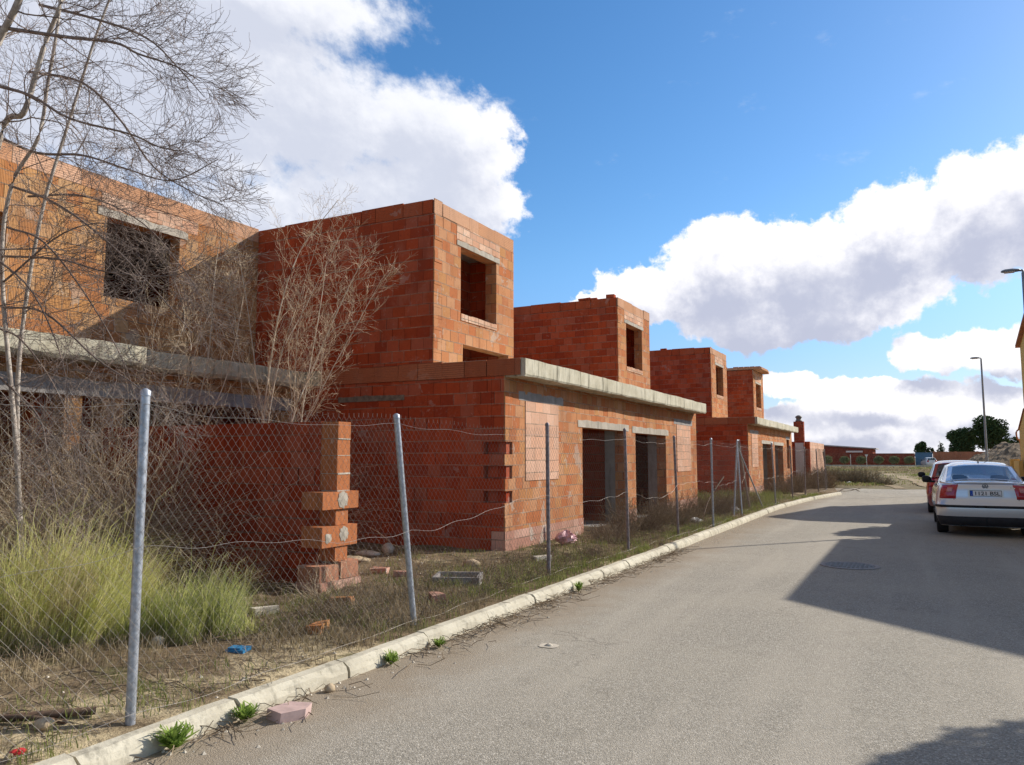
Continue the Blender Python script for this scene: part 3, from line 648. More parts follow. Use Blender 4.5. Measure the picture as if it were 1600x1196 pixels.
for i in range(n + 1):
    y = ya + (yb - .004 - ya) * i / n; j = lambda q: r.uniform(-q, q); s = .02 * math.sin(i * .27)
    step = .0 if y < 7.1 else -.22
    P.append([(XB, y, ZS0), (XB, y, ZS1), (-9.47 + s + step, y, ZS1 + j(.006)), (-9.42 + s + step + j(.004), y, ZS1 - .02 + j(.012)), (-9.42 + s + step + j(.005), y, ZS0 + .03 + j(.012)), (-9.46 + s + step, y, ZS0 - .02 + j(.01))])
mb = MB(); mb.grid(P, closed=True); mb.F.append((0, 1, 2, 3, 4, 5)); e = n * 6; mb.F.append(tuple(e + 5 - i for i in range(6))); obj('floor_slab', mb, M['conc'], T)
XG = -9.87
mb = solid(MB(), 'x', XG - .24, XG, ya, yb, 0, ZS0 - .02, [(2.2, 6.20, -.1, 2.37), (6.44, 6.73, -.1, 2.37), (7.05, 10.1, -.1, 2.37)]); obj('street_wall', mb, M['brick_ribbed'], T)
obj('street_wall', MB().box((XG - .75, 6.1, .1), (XG - .55, 6.715, 2.36)), M['brick'], T)
mb = MB(); lint(mb, 'x', XG, 1.9, 10.3, 2.372, .22, .04, .24, 3); obj('lintel', mb, M['conc_grey'], T)
mb = solid(MB(), 'x', XB, XB + .24, ya, yb, 0, 5.6); obj('rear_wall', mb, M['brick'], T)
mb = MB(); mb.box((XB + .25, ya, -.02), (XG - .25, yb, .13)); obj('floor', mb, M['conc_grey'], T)
obj('partition_wall', solid(MB(), 'y', 6.72, 6.96, XB + .25, XG - .25, .14, ZS0 - .02), M['brick'], T); obj('side_wall', solid(MB(), 'y', ya - .24, ya, XB, XG, 0, 5.6), M['brick'], T)
mb = solid(MB(), 'y', 6.72, 6.96, XB + .25, XR - .25, ZS1, 5.45); obj('partition_wall', mb, M['brick'], T)
mb = MB(); mb.box((XB + .25, ya, 5.45), (XR - .25, yb, 5.6)); obj('roof_slab', mb, M['conc_grey'], T)

# garden wall between the plots, its street end toothed
T = thing('garden_wall', 'red brick garden wall ending in a toothed cross-shaped orange pier', 'wall', (-5.72, 6.87, .1))
mb = MB(); r = random.Random(6); rows = [(1.76, 1.955), (1.57, 1.76), (1.37, 1.57), (1.18, 1.37)]
solid(mb, 'y', 6.73, 6.955, XG + .002, -5.96, 0, 1.955); obj('wall_run', mb, M['brick_shaded'], T)
mb = MB()
for a, b in rows: mb.box((-5.958, 6.735 + r.uniform(-.004, .004), a + .004), (-5.72 + r.uniform(-.006, .006), 6.955, b - .004))
obj('end_pier', mb, M['block'], T)
for z in (1.76, 1.57, 1.37, 1.177): obj('mortar_bed', MB().box((-5.95, 6.742, z - .006), (-5.716, 6.952, z + .008), 0, None, .005, r), M['lintel'], T)
obj('end_pier', MB().box((-5.958, 6.74, .80), (-5.73, 6.95, .975)), M['block'], T); obj('end_pier', MB().box((-5.958, 6.74, .405), (-5.73, 6.95, .565)), M['block'], T)
mb = MB(); mb.box((-6.0, 6.49, .98), (-5.70, 7.09, 1.17)); obj('tooth_brick', mb, M['block'], T)
mb = MB(); mb.box((-6.0, 6.50, .57), (-5.71, 7.09, .795)); obj('tooth_brick', mb, M['block'], T)
obj('tooth_brick', MB().box((-6.02, 6.47, .20), (-5.70, 6.78, .378), 0, None, .006, r), M['block_pale'], T); obj('tooth_brick', MB().box((-6.02, 6.80, .21), (-5.69, 7.1, .40), 0, None, .006, r), M['block_pale'], T)
mb = MB(); mb.box((-6.04, 6.45, 0), (-5.67, 7.13, .198), 0, None, .015, r); obj('pier_footing', mb, M['plinth'], T)
mb = MB()
for (cy, cz, rr, sx) in ((6.82, 1.08, .085, -5.697), (6.86, .70, .075, -5.707), (6.60, .67, .05, -5.707)):
    n = 18; ring = []
    for i in range(n):
        q = i / n * 2 * math.pi; k = rr * (1 + .35 * nz(q * 2, cy * 3))
        ring.append((sx + .001, cy + k * math.cos(q), cz + k * 1.1 * math.sin(q)))
    obj('mortar_splash', MB().add(ring + [(sx + .010, cy, cz)], [(i, (i + 1) % n, n) for i in range(n)]), M['lintel'], T)

# low end house with its chimney
T = thing('low_brick_house', 'low roofless brick house with round-capped chimney at the far end of the row', 'house', (-5.6, 49.4, .1))
mb = solid(MB(), 'x', -5.84, -5.6, 49.642, 57.6, 0, 2.48); obj('street_wall', mb, M['infill'], T)
mb = solid(MB(), 'y', 49.4, 49.64, -16, -5.6, 0, 2.50); obj('side_wall', mb, M['brick'], T); obj('side_wall', solid(MB(), 'y', 57.4, 57.6, -16, -5.842, 0, 2.45), M['brick'], T)
mb = MB(); mb.box((-6.42, 48.95, 0), (-5.86, 49.398, 3.70)); obj('chimney', mb, M['brick_far'], T)
mb = MB(); mb.lathe([(0, 3.70), (.2, 3.70), (.19, 3.78), (.15, 3.80), (.15, 3.92), (.2, 3.94), (.18, 4.02), (.08, 4.08), (0, 4.09)], 14, (-6.14, 49.17, 0)); obj('chimney_cap', mb, M['iron'], T, True)
mb = MB(); mb.box((-6.36, 48.88, .4), (-5.9, 48.946, 2.42)); obj('pale_panel', mb, M['whitepanel'], T)

# ------------------------------------------------------------------ chain-link fence
T = thing('chain_link_fence', 'chain-link fence on leaning galvanised posts along the kerb in front of the brick houses', 'fence', (-3.95, 2.92, .1))
posts = [((-3.9, .1), (-3.9, .1, 1.95), 0), ((-3.9, 2.92), (-3.9, 2.92, 1.93), 0), ((-3.95, 5.72), (-4.02, 5.50, 1.92), 0), ((-4.06, 8.75), (-4.06, 8.72, 1.97), 1), ((-4.0, 11.55), (-4.0, 11.45, 1.99), 1), ((-3.95, 14.21), (-3.95, 14.05, 1.94), 1),
         ((-3.86, 16.6), (-3.86, 16.58, 1.95), 0), ((-4.01, 19.38), (-4.01, 20.10, 1.99), 0), ((-4.17, 22.4), (-4.17, 21.1, 2.01), 1), ((-3.92, 25.29), (-3.92, 24.83, 2.0), 0), ((-3.86, 28.64), (-3.86, 28.32, 1.95), 1), ((-3.78, 31.4), (-3.78, 31.6, 1.94), 1), ((-3.6, 34.2), (-3.6, 33.9, 1.87), 1), ((-3.6, 37.2), (-3.6, 37.0, 1.9), 1), ((-3.8, 40.3), (-3.8, 38.6, 1.80), 1)]
for (bx, by), tp, k in posts:
    mb = MB(); a = np.array([bx, by, 0.02]); b = np.array(tp); ax = (b - a); L = np.linalg.norm(ax)
    rp = .027 if by < 7 else .024
    tubes(mb, [([a + ax * s for s in (0, .3, .7, .985)], [rp] * 4), ([a + ax * .985, a + ax * 1.0, a + ax * 1.008], [rp * 1.12, rp * 1.12, rp * .3])], 12)
    obj('post', mb, M['steel'] if k == 0 else M['rust'], T, True)
for base_, top_ in (((-3.9, 19.9, .02), (-4.01, 20.08, 1.85)), ((-4.0, 23.6, .02), (-4.02, 20.2, 1.80))):
    mb = MB(); tubes(mb, [([base_, top_], .02)], 8); obj('brace_post', mb, M['steel'], T, True)
py_ = [p[0][1] for p in posts]
def fpt(y, z):
    """point on the mesh sheet: follows posts and sags between them"""
    i = max(0, min(len(posts) - 2, np.searchsorted(py_, y) - 1)); A, B = posts[i], posts[i + 1]
    t = (y - A[0][1]) / (B[0][1] - A[0][1]); k = (z - .1) / 1.85
    xa = A[0][0] + (A[1][0] - A[0][0]) * k; xb = B[0][0] + (B[1][0] - B[0][0]) * k
    ya_ = A[0][1] + (A[1][1] - A[0][1]) * k; yb_ = B[0][1] + (B[1][1] - B[0][1]) * k
    s = math.sin(math.pi * min(1, max(0, t)))
    return (xa + (xb - xa) * t + .032 + .012 * math.sin(y * 2.3 + z * 2) + .02 * s * math.sin(z * 3), ya_ + (yb_ - ya_) * t, z - .035 * s * k + .006 * math.sin(y * 5) )
for i in range(len(posts) - 1):
    y0, y1 = py_[i], py_[i + 1]; far = y0 > 24; w_ = .035 if not far else .05; dzs = .040 if not far else .05
    n = int((y1 - y0) / w_); nzs = int(1.80 / dzs); paths = []
    for c in range(n):
        pts = []
        for q in range(nzs + 1):
            yy = y0 + (c + ((q + c) % 2) * 1.0) * (y1 - y0) / n; z = .105 + q * dzs
            p = fpt(yy, z); pts.append((p[0] + (.0025 if (q + c) % 2 else -.0025), p[1], p[2]))
        e = pts[-1]; pts.append((e[0], e[1] + (w_ * .25 if (nzs + c) % 2 == 0 else -w_ * .25), e[2] + .02))
        paths.append((pts, .00105 if not far else .0013))
    mb = MB(); tubes(mb, paths, 3); obj('mesh_panel', mb, M['wire'], T)
for k, (z, amp) in enumerate(((1.84, .015), (1.02, .05), (.14, .01))):
    pts = []
    for y in np.linspace(.1, 40.2, 500):
        i = max(0, min(len(posts) - 2, np.searchsorted(py_, y) - 1)); t = (y - py_[i]) / (py_[i + 1] - py_[i]); s = math.sin(math.pi * t)
        zz = z - amp * s + (.07 * math.sin(y * .9) + .05 * math.sin(y * 1.7 + 1) + .012 * math.sin(y * 9) if k == 1 else .008 * math.sin(y * 7))
        p = fpt(y, zz); pts.append((p[0] + .006, p[1], p[2]))
    mb = MB(); tubes(mb, [(pts, .0011)], 4); obj('tension_wire', mb, M['wire'], T)
# ------------------------------------------------------------------ cars
def text_mb(txt, h, depth=.002, bold=0):
    cu = bpy.data.curves.new('t', 'FONT'); cu.body = txt; cu.size = h; cu.extrude = depth; cu.align_x = 'CENTER'; cu.offset = h * bold
    o = bpy.data.objects.new('t', cu); COL.objects.link(o); dg = bpy.context.evaluated_depsgraph_get(); dg.update()
    me = o.evaluated_get(dg).to_mesh(); V = [tuple(v.co) for v in me.vertices]; F = [tuple(p.vertices) for p in me.polygons]
    o.evaluated_get(dg).to_mesh_clear(); bpy.data.objects.remove(o); bpy.data.curves.remove(cu)
    return MB().add(V, F)
def car(label, loc, rz, paintm, prm, cat='car', full=True, group=None, name='parked_car'):
    T = thing(name, label, cat, (0, 0, 0), group)
    Lc, Wd, H = prm['L'], prm['W'] / 2, prm['H']
    zs = [.20, .30, .40, .54, .62, .66, .80, .92, 1.0, 1.2]
    rr = np.interp; RZ = dict(r=[.14, .04, .015, .0, .01, .10, .115, .13, .15, .25], f=[.16, .05, .02, 0, .02, .06, .12, .2, .3, .4], w=[-.08, -.03, -.012, 0, -.002, -.006, -.02, -.05, -.075, -.12])
    TY, TZ = prm['topy'], prm['topz']
    def outline(s, z):
        """s 0..1 from rear centre round the side to front centre, at height z"""
        r0 = rr(z, zs, RZ['r']); f0 = Lc - rr(z, zs, RZ['f']); w0 = Wd + rr(z, zs, RZ['w']); cr, cf = .24, .42
        if s < .2: x = (w0 - cr) * s / .2; y = r0 + .05 * (x / w0) ** 2
        elif s < .34: a = (s - .2) / .14 * math.pi / 2; yb_ = r0 + .05 * ((w0 - cr) / w0) ** 2; x = w0 - cr + cr * math.sin(a); y = yb_ + .30 * (1 - math.cos(a))
        elif s < .76:
            t = (s - .34) / .42; ya_ = r0 + .05 * ((w0 - cr) / w0) ** 2 + .30; yb_ = f0 - .62; y = ya_ + (yb_ - ya_) * t; x = w0 - .03 * (2 * t - 1) ** 2 * 1
            x = w0 - .0 * t
        elif s < .9: a = (s - .76) / .14 * math.pi / 2; x = w0 - cf * (1 - math.cos(a)); y = f0 - .62 + .50 * math.sin(a)
        else: t = (s - .9) / .1; x = (w0 - cf) * (1 - t); y = f0 - .12 + .12 * math.sin(t * math.pi / 2)
        return x, y
    def topz(y): return float(np.interp(y, TY, TZ))
    tl = [0, .1, .22, .35, .43, .47, .52, .62, .72, .82, .90, .96, 1.0]
    def surf(s, t, sign=1, off=0):
        # height fraction between sill and the top line of that spot
        x, y = outline(s, .6); zt = topz(y); z = .20 + (zt - .20) * t
        x, y = outline(s, z); ro = max(0, (t - .9) / .1)
        x *= 1 - .045 * ro ** 2; y += (Lc / 2 - y) * .02 * ro ** 2; z -= .0 * ro
        if off:
            e = 1e-3; a = np.array(surf(min(1, s + e), t)) - np.array(surf(max(0, s - e), t)); b = np.array(surf(s, min(1, t + e))) - np.array(surf(s, max(0, t - e)))
            n = np.cross(a, b); n /= np.linalg.norm(n) + 1e-9
            if n[1] * (Lc / 2 - y) > 0 and abs(n[1]) > .5: n = -n
            elif abs(n[1]) <= .5 and n[0] < 0: n = -n
            x += n[0] * off; y += n[1] * off; z += n[2] * off
        return (x * sign, y, z)
    def tz(s, z):
        """t for an absolute height"""
        x, y = outline(s, .6); return (z - .2) / (topz(y) - .2)
    ss_ = np.concatenate([np.linspace(0, .2, 7), np.linspace(.2, .34, 9)[1:], np.linspace(.34, .76, 34)[1:], np.linspace(.76, .9, 8)[1:], np.linspace(.9, 1, 4)[1:]])
    RP = np.array([[surf(s, t) for t in tl] for s in ss_]); LP = RP.copy(); LP[:, :, 0] *= -1
    mb = MB(); ring = np.concatenate([RP, LP[::-1][1:-1]]); mb.grid(np.transpose(ring, (1, 0, 2)), closed=True)
    top = []; bot = []
    for i in range(len(ss_)):
        a, b = RP[i, -1], LP[i, -1]; c, d = RP[i, 0], LP[i, 0]
        top.append([a + (b - a) * q + np.array([0, 0, .035 * math.sin(math.pi * q)]) for q in np.linspace(0, 1, 9)])
        bot.append([c + (d - c) * q for q in np.linspace(0, 1, 3)])
    mb.grid(top); mb.grid(bot, True)
    body = obj('body', mb, paintm, T, True)
    bpy.context.view_layer.update()
    # wheel arches cut from the body
    wy = (prm['wr'], prm['wf']); wr = .315
    if full:
        cut = MB()
        for y in wy:
            for sx in (-1, 1):
                x0, x1 = (Wd - .26, Wd + .2) if sx > 0 else (-Wd - .2, -Wd + .26)
                P = [[(x, y + (wr + .055) * math.cos(a), wr - .005 + (wr + .055) * math.sin(a)) for a in np.linspace(0, 2 * math.pi, 28, endpoint=False)] for x in (x0, x1)]
                n0 = cut.nv; cut.grid(P, closed=True); cut.F.append(tuple(range(n0 + 27, n0 - 1, -1))); cut.F.append(tuple(range(n0 + 28, n0 + 56)))
        co_ = bpy.data.objects.new('cut', cut.mesh('cut')); COL.objects.link(co_)
        md = body.modifiers.new('b', 'BOOLEAN'); md.object = co_; md.operation = 'DIFFERENCE'; md.solver = 'EXACT'
        dg = bpy.context.evaluated_depsgraph_get(); dg.update(); nm = bpy.data.meshes.new_from_object(body.evaluated_get(dg))
        if len(nm.polygons) > 400: body.modifiers.clear(); body.data = nm
        else: body.modifiers.clear()
        bpy.data.objects.remove(co_)
    for y in wy:
        for sx in (-1, 1):
            mb = MB(); xo = Wd - .02; xi = Wd - .23
            prof = [(wr - .10, xi), (wr - .02, xi), (wr, xi + .03), (wr, xo - .03), (wr - .02, xo - .005), (wr - .09, xo), (wr - .105, xo - .01), (wr - .10, xi)]
            mb.lathe([(r_, x_ * sx) for r_, x_ in prof], 28, (0, y, wr), 'x'); wt = obj('wheel', mb, M['rubber'], T, True)
            mb = MB(); mb.lathe([(wr - .10, (xo - .012) * sx), (wr - .12, (xo - .03) * sx), (.06, (xo - .025) * sx), (.05, (xo - .01) * sx), (0, (xo - .01) * sx)], 24, (0, y, wr), 'x')
            obj('rim', mb, M['rim'], wt, True)
            if full:
                mb = MB()
                for k in range(7):
                    a = k / 7 * 2 * math.pi; ca, sa = math.cos(a), math.sin(a); P = []
                    for rad, wd in ((.06, .02), (.19, .03)):
                        for s_ in (-1, 1): P.append(((xo - .019) * sx, y + rad * ca - s_ * wd * sa, wr + rad * sa + s_ * wd * ca))
                    mb.add(P, [(0, 1, 3, 2)])
                obj('rim_slots', mb, M['dark'], wt)
    # greenhouse
    G = prm['cabin']   # list of (y, z, half width) along: rear glass base, roof rear, roof front, windscreen base; belt half width
    (yb0, zb0, wb0), (yr0, zr0, wr0), (yr1, zr1, wr1), (yb1, zb1, wb1) = G; wbelt = Wd - .085; zbelt = prm['belt']
    def lerp(a, b, t): return tuple(a[i] + (b[i] - a[i]) * t for i in range(3))
    def pane(A, B, C, D, ins, name, curve=.0, nrm=(0, 0, 0), glassy=True):
        """A,B bottom, C,D top (A-D and B-C are sides): body frame with a glass pane inset"""
        n = 8; l, r_, b_, t_ = ins
        us = [0, l] + list(np.linspace(l, 1 - r_, n)[1:-1]) + [1 - r_, 1]; vs = [0, b_, 1 - t_, 1]
        def pt(u, v, o=0):
            p = lerp(lerp(A, B, u), lerp(D, C, u), v); k = curve * 4 * u * (1 - u) + o
            return (p[0] + nrm[0] * k, p[1] + nrm[1] * k, p[2] + nrm[2] * k)
        g = np.array([[pt(u, v) for v in vs] for u in us]); fr = []
        m2 = MB(); m2.V.append(g.reshape(-1, 3)); m2.nv = len(g.reshape(-1, 3)); nv = len(vs)
        for i in range(len(us) - 1):
            for j in range(3):
                if not (1 <= i < len(us) - 2 and j == 1): m2.F.append((i * nv + j, (i + 1) * nv + j, (i + 1) * nv + j + 1, i * nv + j + 1))
        frames.append(m2)
        gp = [[pt(u, v, .004) for v in np.linspace(b_ - .01, 1 - t_ + .01, 5)] for u in np.linspace(l - .006, 1 - r_ + .006, 14)]
        m3 = MB(); m3.grid(gp, True); obj(name, m3, M['glass'], T, True)
    frames = []
    n_ = lambda *a: tuple(np.array(a) / np.linalg.norm(a))
    pane((-wb0, yb0, zb0), (wb0, yb0, zb0), (wr0, yr0, zr0), (-wr0, yr0, zr0), (.07, .07, .05, .07), 'rear_window', .06, n_(0, -1, 1.4))
    pane((wb1, yb1, zb1), (-wb1, yb1, zb1), (-wr1, yr1, zr1), (wr1, yr1, zr1), (.05, .05, .03, .06), 'windscreen', .08, n_(0, 1, 1.2))
    for sx in (-1, 1):
        ym = (yr0 + yr1) / 2 + .1
        # side: rear quarter, rear door, front door
        secs = [((yb0, zb0), (yr0, zr0)), ((yb0 + .75, None), (yr0 + .32, None)), ((ym, None), (ym - .04, None)), ((yb1 - .12, zb1), (yr1, zr1))]
        def bt(y): return (sx * (wbelt if yb0 + .3 < y < yb1 - .3 else (wb0 if y <= yb0 + .3 else wb1)), y, zbelt if yb0 + .3 < y < yb1 - .3 else (zb0 if y < ym else zb1))
        def tp(y): t = (y - yr0) / (yr1 - yr0); return (sx * (wr0 + (wr1 - wr0) * t + .012), y, zr0 + (zr1 - zr0) * t + .0)
        B_ = [bt(yb0), bt(yb0 + .72), bt(ym), bt(yb1)]; T_ = [tp(yr0), tp(yr0 + .40), tp(ym - .03), tp(yr1)]
        for k, ins in enumerate(((.42, .08, .14, .16), (.05, .04, .05, .10), (.04, .12, .05, .10))):
            a, b, c, d = B_[k], B_[k + 1], T_[k + 1], T_[k]
            if sx > 0: pane(a, b, c, d, ins, 'side_window', .02, n_(sx, 0, .35))
            else: pane(b, a, d, c, (ins[1], ins[0], ins[2], ins[3]), 'side_window', .02, n_(sx, 0, .35))
    # roof skin, crowned
    P = []
    for t in np.linspace(0, 1, 12):
        y = yr0 + (yr1 - yr0) * t; z = zr0 + (zr1 - zr0) * t + prm.get('crown', .05) * math.sin(math.pi * t) ** .8; wv = wr0 + (wr1 - wr0) * t
        P.append([((wv + .012) * q, y, z - (0 if abs(q) < .99 else prm.get('crown', .05) * math.sin(math.pi * t) ** .8) + .045 * (1 - abs(q) ** 2.4)) for q in np.linspace(-1, 1, 13)])
    m2 = MB().grid(P, True)
    for f in frames:
        for v in f.V: pass
        k = m2.nv; m2.V += f.V; m2.F += [tuple(i + k for i in q) for q in f.F]; m2.nv += f.nv
    obj('roof', m2, paintm, T, True)
    # insides
    mb = MB(); mb.box((-wb0 + .1, yb0 + .15, zbelt - .02), (wb0 - .1, yb1 - .2, zbelt + .002)); obj('parcel_shelf', mb, M['dark'], T)
    for sx in (-1, 1):
        for y in (yb0 + .62, yb0 + 1.55):
            mb = MB(); P = []
            for z, w_, d_ in ((zbelt - .01, .20, .05), (zbelt + .02, .21, .055), (zbelt + .04, .10, .04), (zbelt + .07, .12, .05), (zbelt + .16, .13, .055), (zbelt + .20, .10, .04), (zbelt + .205, .02, .01)):
                P.append([(sx * .36 + w_ * math.copysign(abs(math.cos(a)) ** .5, math.cos(a)), y + d_ * math.copysign(abs(math.sin(a)) ** .5, math.sin(a)), z) for a in np.linspace(0, 2 * math.pi, 16, endpoint=False)])
            mb.grid(P, closed=True); obj('seat', mb, M['seat'], T, True)
    def patch(name, m, s0, s1, z0, z1, off, sign=1, both=False, ns=10, nz_=5, slant=0, parent=None, tilt=0):
        mb = MB()
        for sg in ((-1, 1) if both else (sign,)):
            rows = []
            for s in np.linspace(s0, s1, ns):
                k = (s - s0) / (s1 - s0)
                col = [surf(s, tz(s, z0 + slant * 0), sg, .0)]
                col += [surf(s + (1 - k) * tilt * q, tz(s, z0 + (z1 - slant * k - z0) * q), sg, off) for q in np.linspace(.02, .98, nz_)]
                col += [surf(s, tz(s, z1 - slant * k), sg, 0)]
                rows.append(col)
            rows = [[surf(s0, tz(s0, z0 + (z1 - z0) * q), sg, 0) for q in np.linspace(0, 1, nz_ + 2)]] + rows + [[surf(s1, tz(s1, z0 + (z1 - slant - z0) * q), sg, 0) for q in np.linspace(0, 1, nz_ + 2)]]
            mb.grid(rows, sg < 0)
        return obj(name, mb, m, parent or T, True)
    for sg in (-1, 1):
        lr = patch('tail_light', M['lampred'], .165, .268, .735, 1.01, .014, sg, ns=12, slant=.02, tilt=.022)
        patch('reverse_lens', M['lamppink'], .192, .225, .86, .95, .022, sg, ns=6, parent=lr)
        patch('headlight', M['glass'], .86, .93, .52, .66, .006, sg)
        mb = MB(); x = sg * (Wd + .03); y = yb1 - .55; P = []
        for q, w_ in ((0, .02), (.02, .07), (.10, .085), (.17, .075), (.20, .04)): P.append([(x + sg * (q - .03), y + w_ * .6 * math.cos(a), zbelt + .08 + w_ * math.sin(a)) for a in np.linspace(0, 2 * math.pi, 12, endpoint=False)])
        n0 = mb.nv; mb.grid(P, closed=True); mb.F.append(tuple(range(n0 + 48, n0 + 60))); mb.box((x - sg * .10, y - .03, zbelt + .0), (x + sg * .01, y + .03, zbelt + .05)); obj('wing_mirror', mb, M['black'] if prm.get('bm', True) else paintm, T, True)
    if full:
        mb_ = patch('bumper_strip', M['black'], 0, .46, .565, .615, .012, both=True, ns=30, nz_=3)
        patch('bumper_shade_band', M['dark'], 0, .32, .205, .395, .004, both=True, ns=20, nz_=3)  # dark band painted on the body for the shadow below the bumper
        # boot lid seam and rebate round the number plate
        patch('boot_lid_seam', M['dark'], 0, .175, .668, .676, .004, both=True, ns=10, nz_=2)
        patch('boot_lid_seam', M['dark'], .174, .177, .67, 1.03, .004, both=True, ns=3, nz_=6)
        patch('side_trim', M['black'], .42, .70, .50, .55, .012, both=True, ns=20, nz_=3)
        for s in (.455, .56, .665): patch('door_seam', M['dark'], s, s + .0012, .30, .93, .003, both=True, ns=3, nz_=6)
        yb = surf(0, tz(0, .85))[1]
        mb = MB(); mb.box((-.30, yb - .006, .762), (.30, yb + .03, .935)); pr = obj('plate_recess', mb, M['silver'] if paintm is M['silver'] else paintm, T)
        mb = MB(); mb.box((-.268, yb - .018, .79), (.268, yb - .006, .905)); fr_ = obj('plate_frame', mb, M['black'], T)
        mb = MB(); mb.box((-.26, yb - .022, .797), (.26, yb - .0185, .898)); pl = obj('number_plate', mb, M['plate'], T)
        mb = MB(); mb.box((-.26, yb - .0235, .797), (-.215, yb - .0222, .898)); obj('plate_band', mb, M['plate_blue'], pl)
        for tx, cx, cz, h in ((prm['reg'], .022, .813, .098),):
            t_ = text_mb(tx, h, .0008, .018); Vv = np.concatenate(t_.V); wN = Vv[:, 0].max() - Vv[:, 0].min(); k = .42 / wN
            t_.V = [np.stack([Vv[:, 0] * k + cx, np.full(len(Vv), yb - .0228) - Vv[:, 2], Vv[:, 1] + cz], 1)]; obj('plate_lettering', t_, M['letter'], pl)
        t_ = text_mb('E', .022, .0005); Vv = np.concatenate(t_.V); t_.V = [np.stack([Vv[:, 0] - .2375, np.full(len(Vv), yb - .0242) - Vv[:, 2], Vv[:, 1] + .804], 1)]; obj('plate_lettering', t_, M['plate'], pl)
        # round badge: ring with a V over a W
        yy = surf(0, tz(0, .985))[1] - .012; mb = MB(); c = (0, yy, .985)
        mb.lathe([(.043, -.004), (.053, -.004), (.053, .006), (.043, .006), (.043, -.004)], 28, (0, yy, .985), 'y')
        def bar(x0, z0, x1, z1, w_=.007):
            d = np.array([x1 - x0, z1 - z0]); d = d / np.linalg.norm(d); nn = np.array([-d[1], d[0]]) * w_
            P = [(x0 + nn[0], yy - .004, .985 + z0 + nn[1]), (x0 - nn[0], yy - .004, .985 + z0 - nn[1]), (x1 - nn[0], yy - .004, .985 + z1 - nn[1]), (x1 + nn[0], yy - .004, .985 + z1 + nn[1])]
            mb.add(P + [(a_, b_ + .008, c_) for a_, b_, c_ in P], [(0, 1, 2, 3), (7, 6, 5, 4), (0, 4, 5, 1), (1, 5, 6, 2), (2, 6, 7, 3), (3, 7, 4, 0)])
        for sg in (-1, 1):
            bar(sg * .018, .041, 0, .004); bar(sg * .040, .020, sg * .017, -.038); bar(sg * .017, -.038, 0, -.004)
        obj('badge', mb, M['badge'], T)
        if prm.get('script'):
            t_ = text_mb(prm['script'], .045, .001); Vv = np.concatenate(t_.V); t_.V = [np.stack([Vv[:, 0] + .44, np.full(len(Vv), surf(.1, tz(.1, .96))[1] - .006) - Vv[:, 2], Vv[:, 1] + .945], 1)]; obj('badge', t_, M['chrome'], T)
        mb = MB(); mb.add([(-.02, yr0 + .32, zr0 + .075), (.02, yr0 + .32, zr0 + .075), (.014, yr0 + .44, zr0 + .085), (-.014, yr0 + .44, zr0 + .085), (0, yr0 + .30, zr0 + .135)], [(0, 1, 4), (1, 2, 4), (2, 3, 4), (3, 0, 4)]); obj('aerial', mb, M['black'], T)
        mb = MB(); tubes(mb, [([(-.45, .35, .22), (-.45, .03, .22)], .022)], 10); obj('exhaust', mb, M['iron'], T, True)
    T.location = loc; T.rotation_euler = (0, 0, rz); return T
saloon = dict(L=4.68, W=1.745, H=1.46, topy=[0, .14, .5, .75, 1.4, 3.4, 3.7, 4.4, 4.68], topz=[1.035, 1.05, 1.075, 1.02, .98, .97, .965, .84, .70], belt=.965, wr=.98, wf=3.70,
              cabin=[(.50, 1.072, .66), (1.38, 1.355, .565), (2.75, 1.375, .57), (3.62, .975, .70)], crown=.05, reg='1121 BSL', script='TDI')
car('silver saloon car parked in the shade, registration 1121 BSL', (1.19, 17.62, 0), 0, M['silver'], saloon)
hatch = dict(saloon, L=3.9, W=1.66, topy=[0, .14, .4, .8, 2.7, 3.0, 3.6, 3.9], topz=[1.0, .99, .98, .96, .95, .94, .82, .70], wr=.72, wf=3.1, belt=.95, cabin=[(.16, 1.0, .68), (.55, 1.36, .56), (1.9, 1.39, .57), (2.9, .96, .68)], reg='', script='')
hatch = dict(hatch, bm=True)
car('red hatchback parked ahead of the silver saloon, mostly hidden behind it', (1.06, 24.3, 0), R(-.5), M['redpaint'], dict(hatch, reg=' . '), full=False)
car('small white estate car in front of the blue gate', (2.35, 137.2, .10), R(14), M['whitepaint'], dict(hatch, L=3.9), full=False, name='distant_car')

# ------------------------------------------------------------------ street lamps
def lamp(label, x, y, h, arm):
    T = thing('street_lamp', label, 'street lamp', (x, y, .12), 'street lamps on the right pavement')
    mb = MB(); tubes(mb, [([(x, y, .1), (x, y, .9), (x, y, .95), (x, y, h - .05)], [.065, .065, .05, .034])], 12); obj('pole', mb, M['lamp'], T, True)
    mb = MB(); tubes(mb, [([(x, y, h - .06), (x, y, h), (x - .08, y, h + .015), (x - arm * .22, y, h + .015)], [.034, .03, .028, .026])], 10); obj('arm', mb, M['lamp'], T, True)
    P = []; 
    for s, w_, t in ((0, .04, .02), (.04, .09, .04), (.2, .13, .055), (.38, .12, .05), (.46, .07, .03), (.48, .02, .012)):
        P.append([(x - arm * .10 - s * .80, y + w_ * math.cos(a), h + .01 + (t if math.sin(a) > 0 else t * .5) * math.sin(a)) for a in np.linspace(0, 2 * math.pi, 14, endpoint=False)])
    mb = MB(); mb.grid(P, closed=True); obj('lamp_head', mb, M['lamp'], T, True)
    mb = MB(); mb.box((x - arm * .10 - .31, y - .085, h - .022), (x - arm * .10 - .11, y + .085, h - .012)); obj('diffuser', mb, M['white'], T)
lamp('nearer street lamp at the right edge, its flat head pointing over the road', 2.40, 20.9, 5.85, .5)
lamp('farther slender street lamp beyond the parked cars', 2.70, 38.4, 5.80, .25)

